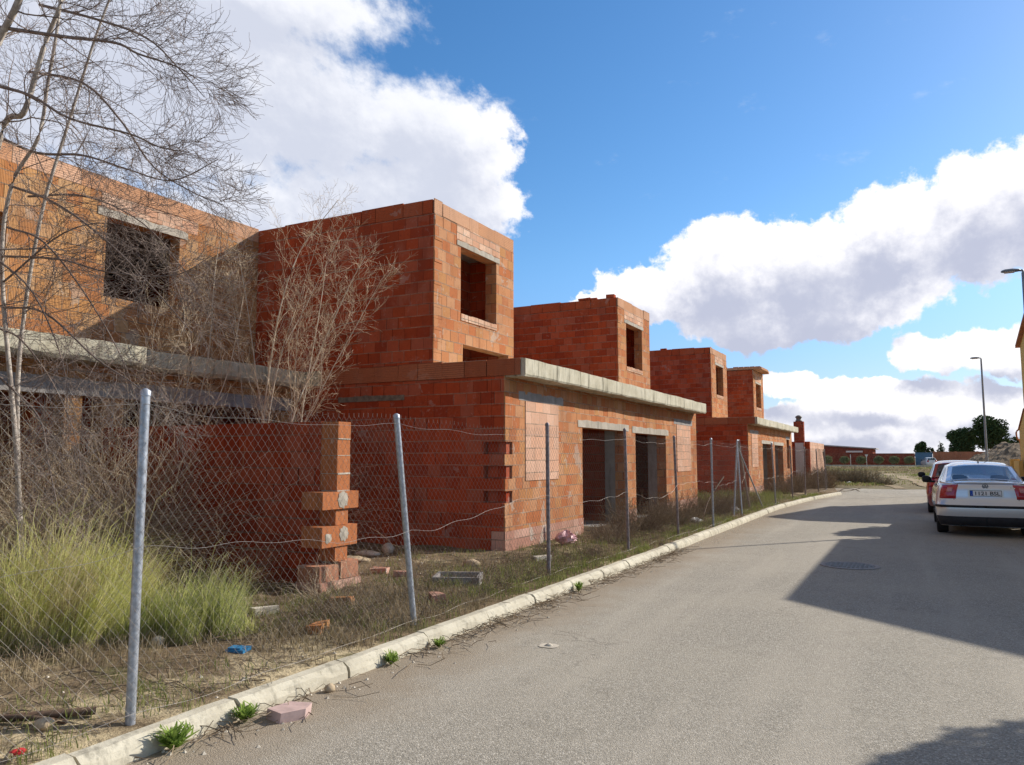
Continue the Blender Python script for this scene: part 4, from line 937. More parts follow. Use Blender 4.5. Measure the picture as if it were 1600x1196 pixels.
# ------------------------------------------------------------------ ochre houses on the right
def ochre(label, x0, x1, y0, y1, h, rise, ridge='y', low=True):
    T = thing('ochre_house', label, 'house', (x0, y0, .1), 'ochre houses on the right')
    wins = [(y0 + (y1 - y0) * k - .55, y0 + (y1 - y0) * k + .55, 1.1, 2.3) for k in (.3, .7)]
    if h > 5: wins += [(a, b, 3.7, 4.9) for a, b, _, _ in wins]
    door = ((y0 + y1) / 2 - .5, (y0 + y1) / 2 + .5, 0, 2.2)
    mb = solid(MB(), 'x', x0, x0 + .25, y0, y1, .0, h, wins + [door]); solid(mb, 'x', x1 - .25, x1, y0, y1, 0, h); solid(mb, 'y', y0, y0 + .25, x0 + .252, x1 - .252, 0, h); solid(mb, 'y', y1 - .25, y1, x0 + .252, x1 - .252, 0, h)
    if ridge == 'y':
        xm = (x0 + x1) / 2
        for y in (y0, y1 - .25): mb.add([(x0, y, h), (x1, y, h), (xm, y, h + rise), (x0, y + .25, h), (x1, y + .25, h), (xm, y + .25, h + rise)], [(0, 1, 2), (5, 4, 3), (0, 3, 4, 1), (1, 4, 5, 2), (2, 5, 3, 0)])
    else:
        ym = y0 + (y1 - y0) * .35
        for x in (x0, x1 - .25): mb.add([(x, y0, h), (x, y1, h), (x, ym, h + rise), (x + .25, y0, h), (x + .25, y1, h), (x + .25, ym, h + rise)], [(0, 2, 1), (3, 4, 5), (0, 1, 4, 3), (1, 2, 5, 4), (2, 0, 3, 5)])
    obj('wall', mb, M['ochre'], T)
    for w_ in wins:
        mb = MB(); mb.box((x0 + .10, w_[0], w_[2]), (x0 + .15, w_[1], w_[3])); g = obj('window', mb, M['glass'], T)
        mb = solid(MB(), 'x', x0 + .085, x0 + .165, w_[0] - .002, w_[1] + .002, w_[2] - .002, w_[3] + .002, [(w_[0] + .05, (w_[0] + w_[1]) / 2 - .02, w_[2] + .05, w_[3] - .05), ((w_[0] + w_[1]) / 2 + .02, w_[1] - .05, w_[2] + .05, w_[3] - .05)]); obj('window_frame', mb, M['white'], g)
        mb = MB(); mb.box((x0 - .05, w_[0] - .06, w_[2] - .06), (x0 + .08, w_[1] + .06, w_[2] - .004)); obj('sill', mb, M['white'], g)
    mb = MB(); mb.box((x0 + .08, door[0], .1), (x0 + .13, door[1], 2.2)); mb.box((x0 + .06, door[1] - .15, 1.0), (x0 + .082, door[1] - .08, 1.12)); obj('door', mb, M['wood'], T)
    mb = MB(); e = .14
    if ridge == 'y':
        xm = (x0 + x1) / 2; k = rise / (xm - x0)
        for a, b in ((x0 - e, xm), (x1 + e, xm)):
            z0 = h - e * k; P = [(a, y0 - e, z0), (b, y0 - e, h + rise), (b, y1 + e, h + rise), (a, y1 + e, z0)]; P = P + [(p[0], p[1], p[2] + .1) for p in P]
            mb.add(P, [(0, 1, 2, 3), (7, 6, 5, 4), (0, 4, 5, 1), (1, 5, 6, 2), (2, 6, 7, 3), (3, 7, 4, 0)])
    else:
        ym = y0 + (y1 - y0) * .35
        for a in (y0 - e, y1 + e):
            k = rise / abs(ym - (y0 if a < ym else y1)); z0 = h - e * k; P = [(x0 - e, a, z0), (x0 - e, ym, h + rise), (x1 + e, ym, h + rise), (x1 + e, a, z0)]; P = P + [(p[0], p[1], p[2] + .1) for p in P]
            mb.add(P, [(0, 1, 2, 3), (7, 6, 5, 4), (0, 4, 5, 1), (1, 5, 6, 2), (2, 6, 7, 3), (3, 7, 4, 0)])
    obj('roof', mb, M['rooftile'], T)
    return T
ochre('low ochre house beside the silver car, out of view but shading the road', 3.45, 11.5, 15.35, 22.1, 4.42, 1.5)
T = ochre('tall ochre house cut off by the right edge behind the street lamp', 3.72, 12, 28.4, 34.6, 5.75, 1.0, 'x')
mb = MB(); mb.box((3.73, 34.62, .1), (9, 36.6, 2.6)); mb.add([(3.73, 34.62, 2.602), (3.73, 36.6, 2.602), (3.73, 34.62, 3.33), (9, 34.62, 2.602), (9, 36.6, 2.602), (9, 34.62, 3.33)], [(0, 1, 2), (5, 4, 3), (1, 4, 5, 2)]); obj('annex', mb, M['ochre'], T)
mb = MB(); mb.add([(3.69, 34.62, 3.35), (9, 34.62, 3.35), (9, 36.7, 2.62), (3.69, 36.7, 2.62), (3.69, 34.62, 3.40), (9, 34.62, 3.40), (9, 36.7, 2.67), (3.69, 36.7, 2.67)], [(3, 2, 1, 0), (4, 5, 6, 7), (0, 1, 5, 4), (1, 2, 6, 5), (2, 3, 7, 6), (3, 0, 4, 7)]); obj('annex_roof', mb, M['rooftile'], T)
mb = MB(); tubes(mb, [(bez([(3.72, 36.74, 2.66), (3.64, 36.74, 2.55), (3.66, 36.74, 2.3), (3.76, 36.70, 2.0), (3.76, 36.7, .2)], 6), .03)], 8); obj('drainpipe', mb, M['ochre_dark'], T, True)
T = thing('ochre_garden_wall', 'low ochre wall with rusty base at the right edge beyond the silver car', 'wall', (3.55, 36.8, .1))
obj('wall_panel', MB().box((3.48, 34.9, .38), (3.62, 36.7, 1.42)), M['ochre'], T); obj('end_pillar', MB().box((3.38, 36.72, .38), (3.70, 37.0, 1.48)), M['ochre'], T)
obj('wall_base', MB().box((3.46, 34.9, .1), (3.64, 37.02, .378)), M['ochre_dark'], T)

# ------------------------------------------------------------------ far side of the field
T = thing('boundary_wall', 'long dark red brick wall across the far side of the field', 'wall', (-14, 142, .1))
mb = MB(); mb.box((-75, 142, 0), (-.05, 142.25, 2.15)); obj('wall_panel', mb, M['brick_far'], T)
mb = MB(); mb.box((-75, 141.95, 2.152), (-.05, 142.3, 2.22)); obj('wall_cap', mb, M['brick_far'], T)
T = thing('boundary_wall', 'shorter orange brick wall between the blue gate and the rubble mound', 'wall', (7, 142, .1))
mb = MB(); mb.box((2.55, 142, 0), (30, 142.25, 2.45)); obj('wall_panel', mb, M['brick_far_orange'], T)
for x in np.arange(2.6, 30, 3.0): obj('pier', MB().box((x, 141.9, 0), (x + .3, 142.35, 2.52)), M['brick_far_orange'], T)
T = thing('blue_gate', 'blue sheet metal gate between the two far brick walls', 'gate', (1.2, 142.05, .1))
mb = MB()
for k in range(12): mb.box((0 + k * .208, 142.04 + .02 * (k % 2), .12), (.206 + k * .208, 142.1 + .02 * (k % 2), 2.25))
obj('leaf', mb, M['bluegate'], T)
mb = MB(); mb.box((-.04, 142.0, 2.26), (2.54, 142.14, 2.34)); obj('rail', mb, M['bluegate'], T)
T = thing('brick_shed', 'long dark red shed with pale sloping roof behind the far wall', 'building', (-13, 150, .1))
mb = MB(); mb.add([(-60, 150, 0), (-6.6, 150, 0), (-6.6, 150, 3.0), (-16.5, 150, 3.75), (-60, 150, 4.2), (-60, 162, 0), (-6.6, 162, 0), (-6.6, 162, 3.0), (-16.5, 162, 3.75), (-60, 162, 4.2)], [(0, 1, 2, 3, 4), (9, 8, 7, 6, 5), (0, 5, 6, 1), (1, 6, 7, 2)]); obj('wall', mb, M['brick_far'], T)
mb = MB(); mb.add([(-60, 149.6, 4.22), (-16.5, 149.6, 3.77), (-6.0, 149.6, 3.0), (-60, 162.4, 4.22), (-16.5, 162.4, 3.77), (-6.0, 162.4, 3.0), (-60, 149.6, 4.40), (-16.5, 149.6, 3.98), (-6.0, 149.6, 3.18), (-60, 162.4, 4.4), (-16.5, 162.4, 3.98), (-6.0, 162.4, 3.18)], [(0, 1, 7, 6), (1, 2, 8, 7), (6, 7, 10, 9), (7, 8, 11, 10), (0, 3, 4, 1), (1, 4, 5, 2), (2, 5, 11, 8)]); obj('roof', mb, M['greyroof'], T)
mb = MB(); mb.box((-10.9, 149.4, 2.42), (-8.2, 149.98, 2.72)); obj('white_awning', mb, M['white'], T)
# rubble mound
P = []
for y in np.linspace(96, 124, 40):
    row = []
    for x in np.linspace(4.0, 26, 70):
        e = max(0, min(1, (x - 4.6) / 5.2)) ** .7 * max(0, math.sin(math.pi * (y - 96) / 28)) ** .5
        row.append((x + .2 * nz(y, x), y, e * (3.1 + .45 * nz(x * .7, y * .5)) + .25 * nz(x * 2.1, y * 1.7, 1, 2) * e + .01))
    P.append(row)
struct('rubble_mound', MB().grid(P, False), M['rubble'], False)
for x, lb in ((-8.05, 'left of the two thin sign posts before the far brick wall'), (-6.0, 'right of the two thin sign posts, with a small white triangular plate')):
    T = thing('sign_post', lb, 'sign', (x, 118, .1)); mb = MB(); tubes(mb, [([(x, 118, 0), (x, 118, 1.85)], .035)], 6); obj('post', mb, M['white'], T)
    mb = MB()
    if x < -7: mb.box((x - .05, 117.93, 1.55), (x + .05, 117.95, 1.95))
    else: mb.add([(x - .22, 117.9, 1.95), (x + .22, 117.9, 1.95), (x, 117.9, 1.5), (x - .22, 117.93, 1.95), (x + .22, 117.93, 1.95), (x, 117.93, 1.5)], [(0, 1, 2), (5, 4, 3), (0, 3, 4, 1), (1, 4, 5, 2), (2, 5, 3, 0)])
    obj('sign_plate', mb, M['white'], T)
# ------------------------------------------------------------------ bare trees
def nrm(v): l = math.sqrt(v[0] ** 2 + v[1] ** 2 + v[2] ** 2) + 1e-9; return (v[0] / l, v[1] / l, v[2] / l)
def grow(rg, p, d, L, r, lvl, out, o):
    """o: per level dicts of n steps, wander, lift, kids, child length, angle"""
    q = o[lvl]; n = q['n']; st = L / n; pts = [p]; rad = [r]; dirs = [d]
    for i in range(n):
        w_ = q['w']; d = nrm((d[0] + rg.gauss(0, w_), d[1] + rg.gauss(0, w_), d[2] + rg.gauss(0, w_) + q['lift'] * (1 if not q.get('late') else i / n)))
        p = (p[0] + d[0] * st, p[1] + d[1] * st, p[2] + d[2] * st)
        if p[2] < .12: p = (p[0], p[1], .12)
        pts.append(p); dirs.append(d); rad.append(max(r * (1 - .75 * (i + 1) / n), o['rmin']))
    out.setdefault(lvl, []).append((pts, rad))
    if lvl + 1 in o: kids(rg, pts, rad, dirs, L, lvl, out, o)
def kids(rg, pts, rad, dirs, L, lvl, out, o):
    q = o[lvl]; n = len(pts) - 1
    for k in range(q['k']):
        t = q.get('t0', .15) + (1 - q.get('t0', .15)) * (k + rg.random()) / q['k']; i = min(n - 1, int(t * n)); f = t * n - i; f = min(1, f)
        a, b = pts[i], pts[i + 1]; p = tuple(a[j] + (b[j] - a[j]) * f for j in range(3)); d = dirs[i]
        an = q['ang'] * rg.uniform(.65, 1.3); v = nrm((rg.gauss(0, 1) + q.get('bx', 0), rg.gauss(0, 1) + q.get('by', 0), rg.gauss(0, 1) * .8)); dt = sum(v[j] * d[j] for j in range(3)); v = nrm(tuple(v[j] - dt * d[j] for j in range(3)))
        dd = nrm(tuple(d[j] * math.cos(an) + v[j] * math.sin(an) for j in range(3)))
        grow(rg, p, dd, q['cl'] * rg.uniform(.5, 1.25) * (1.25 - .8 * t), max(rad[i] * q.get('cr', .55), o['rmin']), lvl + 1, out, o)
def limb(rg, pts, r0, r1, out, o, n=5):
    P = bez(pts, n); dr = np.gradient(P, axis=0); D = [nrm(tuple(v)) for v in dr]; pts_ = [tuple(v) for v in P]; m_ = len(pts_)
    rad = [r0 + (r1 - r0) * (i / (m_ - 1)) ** .8 for i in range(m_)]
    out.setdefault('limb', []).append((pts_, rad)); kids(rg, pts_, rad, D, 0, 0, out, o)
rg = random.Random(11)
T = thing('bare_tree', 'big bare tree with pale trunks and sweeping dark twigs at the left edge', 'tree', (-7.9, 4.5, .1))
O = {0: dict(k=16, cl=.85, ang=.75, cr=.42, t0=.08, bx=.3, by=.2), 1: dict(n=9, w=.14, lift=-.03, k=8, cl=.46, ang=.65, cr=.55), 2: dict(n=6, w=.17, lift=.01, k=4, cl=.22, ang=.7, cr=.6), 3: dict(n=4, w=.15, lift=.02, k=0, cl=0, ang=0), 'rmin': .0016}
limbs_thick = [
 ([(-7.77, 4.6, 0.05), (-8.08, 4.6, 1.65), (-8.54, 4.6, 3.55), (-8.46, 4.6, 4.45), (-8.03, 4.6, 4.9), (-7.92, 4.6, 5.47), (-7.81, 4.6, 6.08), (-7.77, 4.6, 6.8)], .026, .014),
 ([(-8.3, 4.35, 0.05), (-8.53, 4.3, 2.95), (-8.17, 4.3, 4.82), (-7.79, 4.3, 4.99), (-7.62, 4.3, 5.34), (-7.48, 4.3, 5.67), (-7.25, 4.3, 6.04), (-7.1, 4.3, 6.6)], .036, .018),
 ([(-8.3, 4.3, .05), (-8.2, 4.1, 2.0), (-8.01, 4.0, 3.49), (-7.89, 4.0, 5.26), (-7.43, 4.0, 5.93), (-7.1, 4.0, 6.6)], .046, .028),
 ([(-7.7, 4.5, .05), (-8.0, 4.6, 1.2), (-8.3, 4.7, 2.6), (-8.25, 4.8, 4.1), (-8.0, 4.9, 5.2), (-7.7, 5.0, 6.3), (-7.4, 5.1, 7.1)], .030, .010)]
limbs_thin = [
 ([(-7.96, 4.0, 5.81), (-6.85, 4.1, 5.45), (-6.24, 4.2, 5.28), (-6.06, 4.3, 5.18), (-5.8, 4.5, 5.09), (-5.6, 4.6, 4.95)], .020, .004),
 ([(-7.66, 4.0, 5.11), (-7.12, 4.0, 4.89), (-6.68, 4.1, 4.62), (-5.97, 4.2, 4.37), (-5.84, 4.4, 4.3), (-5.58, 4.5, 4.24)], .018, .004),
 ([(-8.36, 4.4, 4.89), (-7.84, 4.5, 4.66), (-7.25, 4.6, 4.56), (-6.69, 4.7, 4.35), (-6.16, 4.8, 4.18), (-5.79, 5.0, 4.39)], .018, .004),
 ([(-8.5, 4.6, 4.46), (-7.79, 4.7, 4.17), (-7.07, 4.8, 3.69), (-6.5, 4.9, 3.19), (-6.05, 5.0, 2.73)], .016, .004),
 ([(-8.56, 4.6, 3.69), (-7.57, 4.6, 3.54), (-6.9, 4.7, 3.35), (-6.1, 4.8, 3.25), (-5.71, 4.9, 3.41)], .014, .004),
 ([(-8.47, 4.6, 3.13), (-7.56, 4.5, 2.97), (-6.88, 4.6, 2.49), (-6.44, 4.7, 2.23), (-6.11, 4.8, 1.93)], .014, .004),
 ([(-8.44, 4.6, 2.38), (-7.57, 4.5, 1.95), (-7.21, 4.4, 1.52), (-6.78, 4.3, 0.93)], .013, .004),
 ([(-7.8, 4.4, 6.2), (-6.85, 4.4, 5.78), (-6.22, 4.5, 5.47), (-5.85, 4.6, 5.1), (-5.65, 4.7, 4.85)], .016, .004),
 ([(-7.9, 4.4, 5.5), (-7.0, 4.4, 5.17), (-6.53, 4.5, 4.72), (-6.18, 4.6, 4.25), (-5.76, 4.7, 3.97), (-5.46, 4.8, 3.83)], .015, .004),
 ([(-7.3, 4.2, 6.5), (-6.7, 4.3, 6.35), (-6.2, 4.4, 6.1)], .014, .003),
 ([(-8.5, 4.6, 4.0), (-8.0, 4.7, 3.8), (-7.4, 4.8, 3.2), (-6.9, 4.9, 2.5), (-6.7, 5.0, 1.9)], .014, .003),
 ([(-8.5, 4.6, 2.9), (-8.1, 4.6, 2.75), (-7.7, 4.7, 2.3), (-7.4, 4.8, 1.7), (-7.3, 4.8, 1.2)], .012, .003),
 ([(-8.2, 4.3, 3.6), (-7.6, 4.4, 3.15), (-7.2, 4.5, 2.4), (-7.1, 4.5, 1.8)], .012, .003),
 ([(-8.5, 4.8, 4.4), (-7.8, 5.0, 4.35), (-7.1, 5.2, 4.0), (-6.6, 5.4, 3.4), (-6.4, 5.5, 3.0)], .013, .003),
 ([(-8.5, 4.6, 3.4), (-7.8, 4.8, 3.9), (-7.2, 5.0, 3.95), (-6.6, 5.2, 3.6)], .012, .003)]
O0 = dict(O); O0[0] = dict(O[0], k=14, cl=1.2, ang=.9, cr=.3, t0=.25)
out = {}; P0 = {}
for pts, a, b in limbs_thick: limb(rg, pts, a, b, P0, O0, 6)
out2 = {}
for pts, a, b in limbs_thin: limb(rg, pts, a, b, out2, O, 5)
mb = MB(); tubes(mb, P0['limb'], 10); obj('trunk', mb, M['bark'], T, True)
mb = MB(); tubes(mb, out2['limb'], 6); obj('branches', mb, M['twig'], T, True)
mb = MB()
for o_ in (P0, out2):
    tubes(mb, o_[1], 4); tubes(mb, o_[2], 3); tubes(mb, o_[3], 3)
obj('twigs', mb, M['twig'], T)

SO = {0: dict(k=15, cl=1.05, ang=.70, cr=.42, t0=.28), 1: dict(n=10, w=.14, lift=.085, k=7, cl=.36, ang=.8, cr=.5), 2: dict(n=6, w=.19, lift=.07, k=3, cl=.16, ang=.6, cr=.7), 3: dict(n=3, w=.15, lift=.02, k=0, cl=0, ang=0), 'rmin': .0013}
saps = [([(-9.3, 8.0, .05), (-9.61, 8.0, 1.69), (-9.31, 8.0, 3.03), (-9.24, 8.0, 4.29), (-9.14, 8.0, 4.87)], .019, 'slim pale bare sapling rising behind the garden wall below the black window'),
        ([(-8.5, 8.4, .05), (-8.58, 8.4, 1.69), (-8.37, 8.4, 3.4), (-7.97, 8.4, 4.52), (-7.23, 8.4, 5.25)], .020, 'tallest bare sapling, its tip standing above the tower roofline against the cloud'),
        ([(-8.8, 8.7, .05), (-8.7, 8.6, 1.69), (-8.91, 8.6, 2.68), (-9.2, 8.6, 4.0), (-9.42, 8.6, 4.8)], .018, 'bare sapling leaning left in the middle of the thicket'),
        ([(-8.0, 8.2, .05), (-7.89, 8.2, 1.78), (-7.37, 8.2, 2.93), (-6.85, 8.2, 3.86), (-6.55, 8.2, 4.3)], .016, 'bare sapling leaning right across the shaded tower wall'),
        ([(-9.3, 7.3, .05), (-9.55, 7.3, 1.67), (-9.42, 7.3, 2.6), (-9.0, 7.3, 3.45), (-9.25, 7.3, 4.1)], .017, 'short twisted bare sapling nearest the big bare tree'),
        ([(-8.2, 8.9, .05), (-8.19, 8.8, 1.89), (-8.09, 8.8, 2.66), (-7.87, 8.8, 3.81), (-7.77, 8.8, 4.5)], .016, 'upright thin bare sapling close to the tower side wall')]
for i, (pts, r0, lb) in enumerate(saps):
    T = thing('bare_sapling', lb, 'tree', pts[0][:2] + (.1,), 'bare saplings behind the garden wall')
    o_ = {}; limb(rg, pts, r0, .004, o_, SO, 6)
    extra = []
    for k in range(2):   # more stems from the same root
        a = rg.uniform(-.5, .5); q = [(max(x + a * (z / 4.2) ** 1.2 * 1.2, -9.65), y + rg.uniform(-.25, .25) * z / 4 - .02 * k, z * rg.uniform(.8, .93) + (.05 if j == 0 else 0)) for j, (x, y, z) in enumerate(pts)]
        limb(rg, q, r0 * .7, .003, o_, SO, 6)
    mb = MB(); tubes(mb, o_['limb'], 8); obj('stem', mb, M['sap'], T, True)
    mb = MB(); tubes(mb, o_[1], 4); tubes(mb, o_[2], 3); tubes(mb, o_[3], 3); obj('twigs', mb, M['saptwig'], T)
# thicket of fine twigs low down, dry suckers
def brush_mb(rg, c, R_, H, n, r=.0016, w=.24, lift=0.0, lean=(0, 0)):
    paths = []
    for _ in range(n):
        a = rg.uniform(0, 6.283); k = rg.random() ** .6; rr = R_ * .55 * k; p = (c[0] + rr * math.cos(a), c[1] + rr * math.sin(a), c[2])
        e = rg.uniform(.35, 1.35); b = a + rg.gauss(0, .7); d = nrm((math.cos(b) * math.cos(e) + lean[0], math.sin(b) * math.cos(e) + lean[1], math.sin(e)))
        L = H * rg.uniform(.4, 1.1) * .85; m_ = 6; pts = [p]
        for i in range(m_):
            d = nrm((d[0] + rg.gauss(0, w), d[1] + rg.gauss(0, w), d[2] + rg.gauss(0, w) + lift)); p = tuple(p[j] + d[j] * L / m_ for j in range(3)); pts.append(p)
        paths.append((pts, [r * (1.4 - .8 * i / m_) for i in range(m_ + 1)]))
        for _k in range(2):
            i = rg.randint(2, m_ - 1); p2 = pts[i]; d2 = nrm((d[0] + rg.gauss(0, .7), d[1] + rg.gauss(0, .7), d[2] + rg.gauss(0, .5))); q = [p2]
            for _j in range(3): d2 = nrm((d2[0] + rg.gauss(0, w), d2[1] + rg.gauss(0, w), d2[2] + rg.gauss(0, w))); p2 = tuple(p2[j] + d2[j] * L * .12 for j in range(3)); q.append(p2)
            paths.append((q, [r * .8] * 4))
    mb = MB(); tubes(mb, paths, 3); return mb
# ------------------------------------------------------------------ tall grass clumps
def blades(rg, mb, c, rx, ry, n, h0, h1, wd=.006, lean=(0, 0), droop=.5, z=None):
    ps = []
    for _ in range(n):
        a = rg.uniform(0, 6.283); k = math.sqrt(rg.random()); x = c[0] + rx * k * math.cos(a); y = c[1] + ry * k * math.sin(a); z0 = lot_h(x, y) - .01 if z is None else z
        h = rg.uniform(h0, h1) * (1 - .45 * k * k); b = rg.uniform(0, 6.283); l = rg.uniform(.1, .5); dx_, dy_ = lean[0] + l * math.cos(b), lean[1] + l * math.sin(b); dr = rg.uniform(.1, droop)
        pts = [(x, y, z0), (x + dx_ * h * .25, y + dy_ * h * .25, z0 + h * .4), (x + dx_ * h * .6, y + dy_ * h * .6, z0 + h * (.78 - .05 * dr)), (x + dx_ * h * (1 + dr * .5), y + dy_ * h * (1 + dr * .5), z0 + h * (1 - .35 * dr))]
        s = rg.uniform(0, 6.283); w_ = wd * rg.uniform(.6, 1.4); ps.append((pts, [w_, w_ * .9, w_ * .6, w_ * .12], (math.cos(s), math.sin(s), 0)))
    ribbons(mb, ps); return mb
def seedheads(rg, c, rx, ry, n, h0, h1):
    mb = MB(); ps = []
    for _ in range(n):
        x = c[0] + rg.uniform(-rx, rx); y = c[1] + rg.uniform(-ry, ry); h = rg.uniform(h0, h1); a = rg.gauss(.6, .4); b = rg.uniform(-.3, .5); pts = [(x, y, .1), (x + .10 * h * a, y + .1 * h * b, .1 + h * .5), (x + .30 * h * a, y + .2 * h * b, .1 + h * .88), (x + .48 * h * a, y + .3 * h * b, .1 + h * .98)]
        ps.append((pts, [.003, .0025, .007, .002], (.7, .7, 0)))
        for k in range(6): t = .86 + k * .02; p = pts[2]; q = pts[3]; o_ = tuple(p[j] + (q[j] - p[j]) * k / 6 for j in range(3)); ps.append(([o_, (o_[0] + rg.uniform(-.02, .05), o_[1] + rg.uniform(-.02, .03), o_[2] - .03)], [.004, .001], (.5, .8, 0)))
    ribbons(mb, ps); return mb
def clump(c, rx, ry, nt, n, h0, h1, lean, green):
    mbs = [MB(), MB()]
    for _ in range(nt):
        a = rg.uniform(0, 6.283); k = rg.random() ** .55; x, y = c[0] + rx * k * math.cos(a), c[1] + ry * k * math.sin(a); hh = rg.uniform(h0, h1) * (1 - .35 * k); w_ = 1 if rg.random() < (.25 if green else .38) else 0
        blades(rg, mbs[w_], (x, y), .10, .10, int(n * rg.uniform(.5, 1.4)), hh * .35, hh, rg.choice([.0035, .0045, .006]), (lean[0] + rg.gauss(0, .16), lean[1] + rg.gauss(0, .16)), rg.uniform(.5, 1.3))
    return mbs
for (c, rx, ry, nt, n, h0, h1, lb, mt, m2_) in (((-6.25, 3.95), .68, .75, 160, 110, .6, 1.5, 'tallest pale feathery grass clump, bending over left of the first fence post', 'grass', 'grass_dry'),
                                   ((-5.42, 4.6), .48, .5, 80, 80, .4, .95, 'greener grass clump right of the first fence post', 'green', 'grass'),
                                   ((-7.4, 3.2), .8, .9, 90, 75, .45, 1.1, 'olive grass clump at the left edge of the plot under the bare tree', 'green', 'grass_dry')):
    T = thing('tall_grass_clump', lb, 'grass clump', (c[0], c[1], .1), 'tall grass clumps behind the fence')
    mbs = clump(c, rx, ry, nt, n, h0, h1, (.28, .03), mt == 'green'); obj('blades', mbs[0], M[mt], T); obj('dry_blades', mbs[1], M[m2_], T)
    mb = seedheads(rg, c, rx * .85, ry * .8, 48 if mt == 'grass' else 20, h0 * 1.3, h1 * .85); obj('seed_heads', mb, M['grass_dry'], T)
# low weeds and dry grass over the plot: uncountable
mb = MB(); mg = MB(); md = MB()
for _ in range(2600):
    y = rg.uniform(1.5, 1.5 + 30 * rg.random() ** 1.3 + 1); x = kx(y) - .22 - abs(rg.gauss(0, 1.0)) if rg.random() < .7 else rg.uniform(-9.5, -4.1)
    if y < 4.4 and -5.0 < x and rg.random() < .8: continue
    if y > 10.2 and x < -5.5: continue
    g = nz(x * .8, y * .8, 1, 3) > (-.45 if y > 7 else .1)
    blades(rg, mg if g else md, (x, y), .11, .11, rg.randint(8, 22), .04, .15 if g else .20, .005, (0, 0), .8)
for _ in range(620):     # tufts crowding the back of the kerb
    y = rg.uniform(5.0, 34); x = kx(y) - rg.uniform(.18, .55)
    blades(rg, mg if nz(x, y * .7, 1, 1) > -.3 else md, (x, y), .08, .12, rg.randint(8, 18), .05, .17, .006, (0, 0), .7)
for _ in range(260):
    y = rg.uniform(22.5, 30); x = rg.uniform(-8, -4.1); blades(rg, mg, (x, y), .2, .2, 26, .12, .38, .01, (0, 0), .7)
single('green_weeds', mg, M['low_weed'], 'low green weeds scattered over the plot behind the kerb', 'weeds', (-5, 8, .1), kind='stuff')
single('dry_grass', md, M['low_straw'], 'short straw-coloured grass scattered over the plot', 'grass', (-5, 7, .1), kind='stuff')
paths = []
for _ in range(3600):   # fallen twigs
    y = rg.uniform(1.8, 24); u = rg.random()
    if u < .55: x = kx(y) - .3 - abs(rg.gauss(0, .8)); z = lot_h(x, y) + .012
    elif u < .72: x = kx(y) + abs(rg.gauss(.05, .13)); z = .012; y = rg.choice([5.4, 6.3, 7.2, 8.0, 9.3, 10.4, 11.4, 12.3, 3.6]) + rg.gauss(0, .35)
    else: x = rg.uniform(-8.5, -4.3); z = lot_h(x, y) + .012
    if y > 10.2 and x < -5.5: continue
    a = rg.uniform(0, 6.283); L = rg.uniform(.05, .32); c_, s_ = math.cos(a), math.sin(a); b = rg.gauss(0, .2)
    paths.append(([(x, y, z), (x + c_ * L * .5, y + s_ * L * .5, z + rg.uniform(.0, .05)), (x + math.cos(a + b) * L, y + math.sin(a + b) * L, z + rg.uniform(0, .06))], rg.uniform(.0015, .0035)))
mb = MB(); tubes(mb, paths, 3); single('fallen_twigs', mb, M['brush'], 'dead twigs littering the plot and the gutter', 'twigs', (-4.5, 6, .1), kind='stuff')
paths = []
for _ in range(330):    # low broken brown growth between the weeds
    y = 3.2 + 20 * rg.random() ** 1.5; x = kx(y) - .3 - abs(rg.gauss(0, .9)) if rg.random() < .75 else rg.uniform(-7.5, -4.2)
    if (y > 10.2 and x < -5.4) or (y < 4.6 and x > -5.2): continue
    b_ = brush_mb(rg, (x, y, lot_h(x, y) - .01), rg.uniform(.12, .3), rg.uniform(.14, .36), rg.randint(9, 20), .0018, .26, .0); paths.append(b_)
mb = MB()
for b_ in paths:
    for v_, q_ in zip(b_.V, b_.Q): mb.addq(v_, q_)
single('low_scrub', mb, M['brush'], 'low brown broken scrub between the weeds of the plot', 'scrub', (-4.6, 8, .1), kind='stuff')
def rock_mb(rg, c, s, n=7):
    P = []; 
    for i in range(n + 1):
        th = math.pi * i / n; P.append([(c[0] + s[0] * math.sin(th) * math.cos(f) * (1 + .18 * nz(f * 2, th * 3, 1, c[0])), c[1] + s[1] * math.sin(th) * math.sin(f) * (1 + .18 * nz(th * 4, f, 1, c[1])), c[2] + s[2] * math.cos(th) * (1 + .15 * nz(f * 3, th, 1, 5))) for f in np.linspace(0, 2 * math.pi, 10, endpoint=False)])
    return MB().grid(P, True, closed=True)
mb = MB()
for _ in range(1500):
    y = rg.uniform(1.6, 26); u = rg.random(); x = rg.uniform(-8, kx(y) - .2) if u < .6 else kx(y) + abs(rg.gauss(.0, .16)) + .02; z = lot_h(x, y) if u < .6 else 0
    if y > 10.2 and x < -5.5: continue
    s = rg.uniform(.004, .017) * (1.5 if rg.random() < .06 and u < .6 else 1); a = rg.uniform(0, 3); cs, sn = math.cos(a) * s, math.sin(a) * s
    mb.add([(x + cs, y + sn, z), (x - sn, y + cs, z), (x - cs, y - sn, z), (x + sn, y - cs, z), (x + .3 * cs, y, z + s * rg.uniform(.5, 1.2))], [(0, 1, 4), (1, 2, 4), (2, 3, 4), (3, 0, 4)])
single('gravel', mb, M['stone_pale'], 'loose gravel and crumbs on the plot and along the gutter', 'gravel', (-4, 5, .1), kind='stuff')
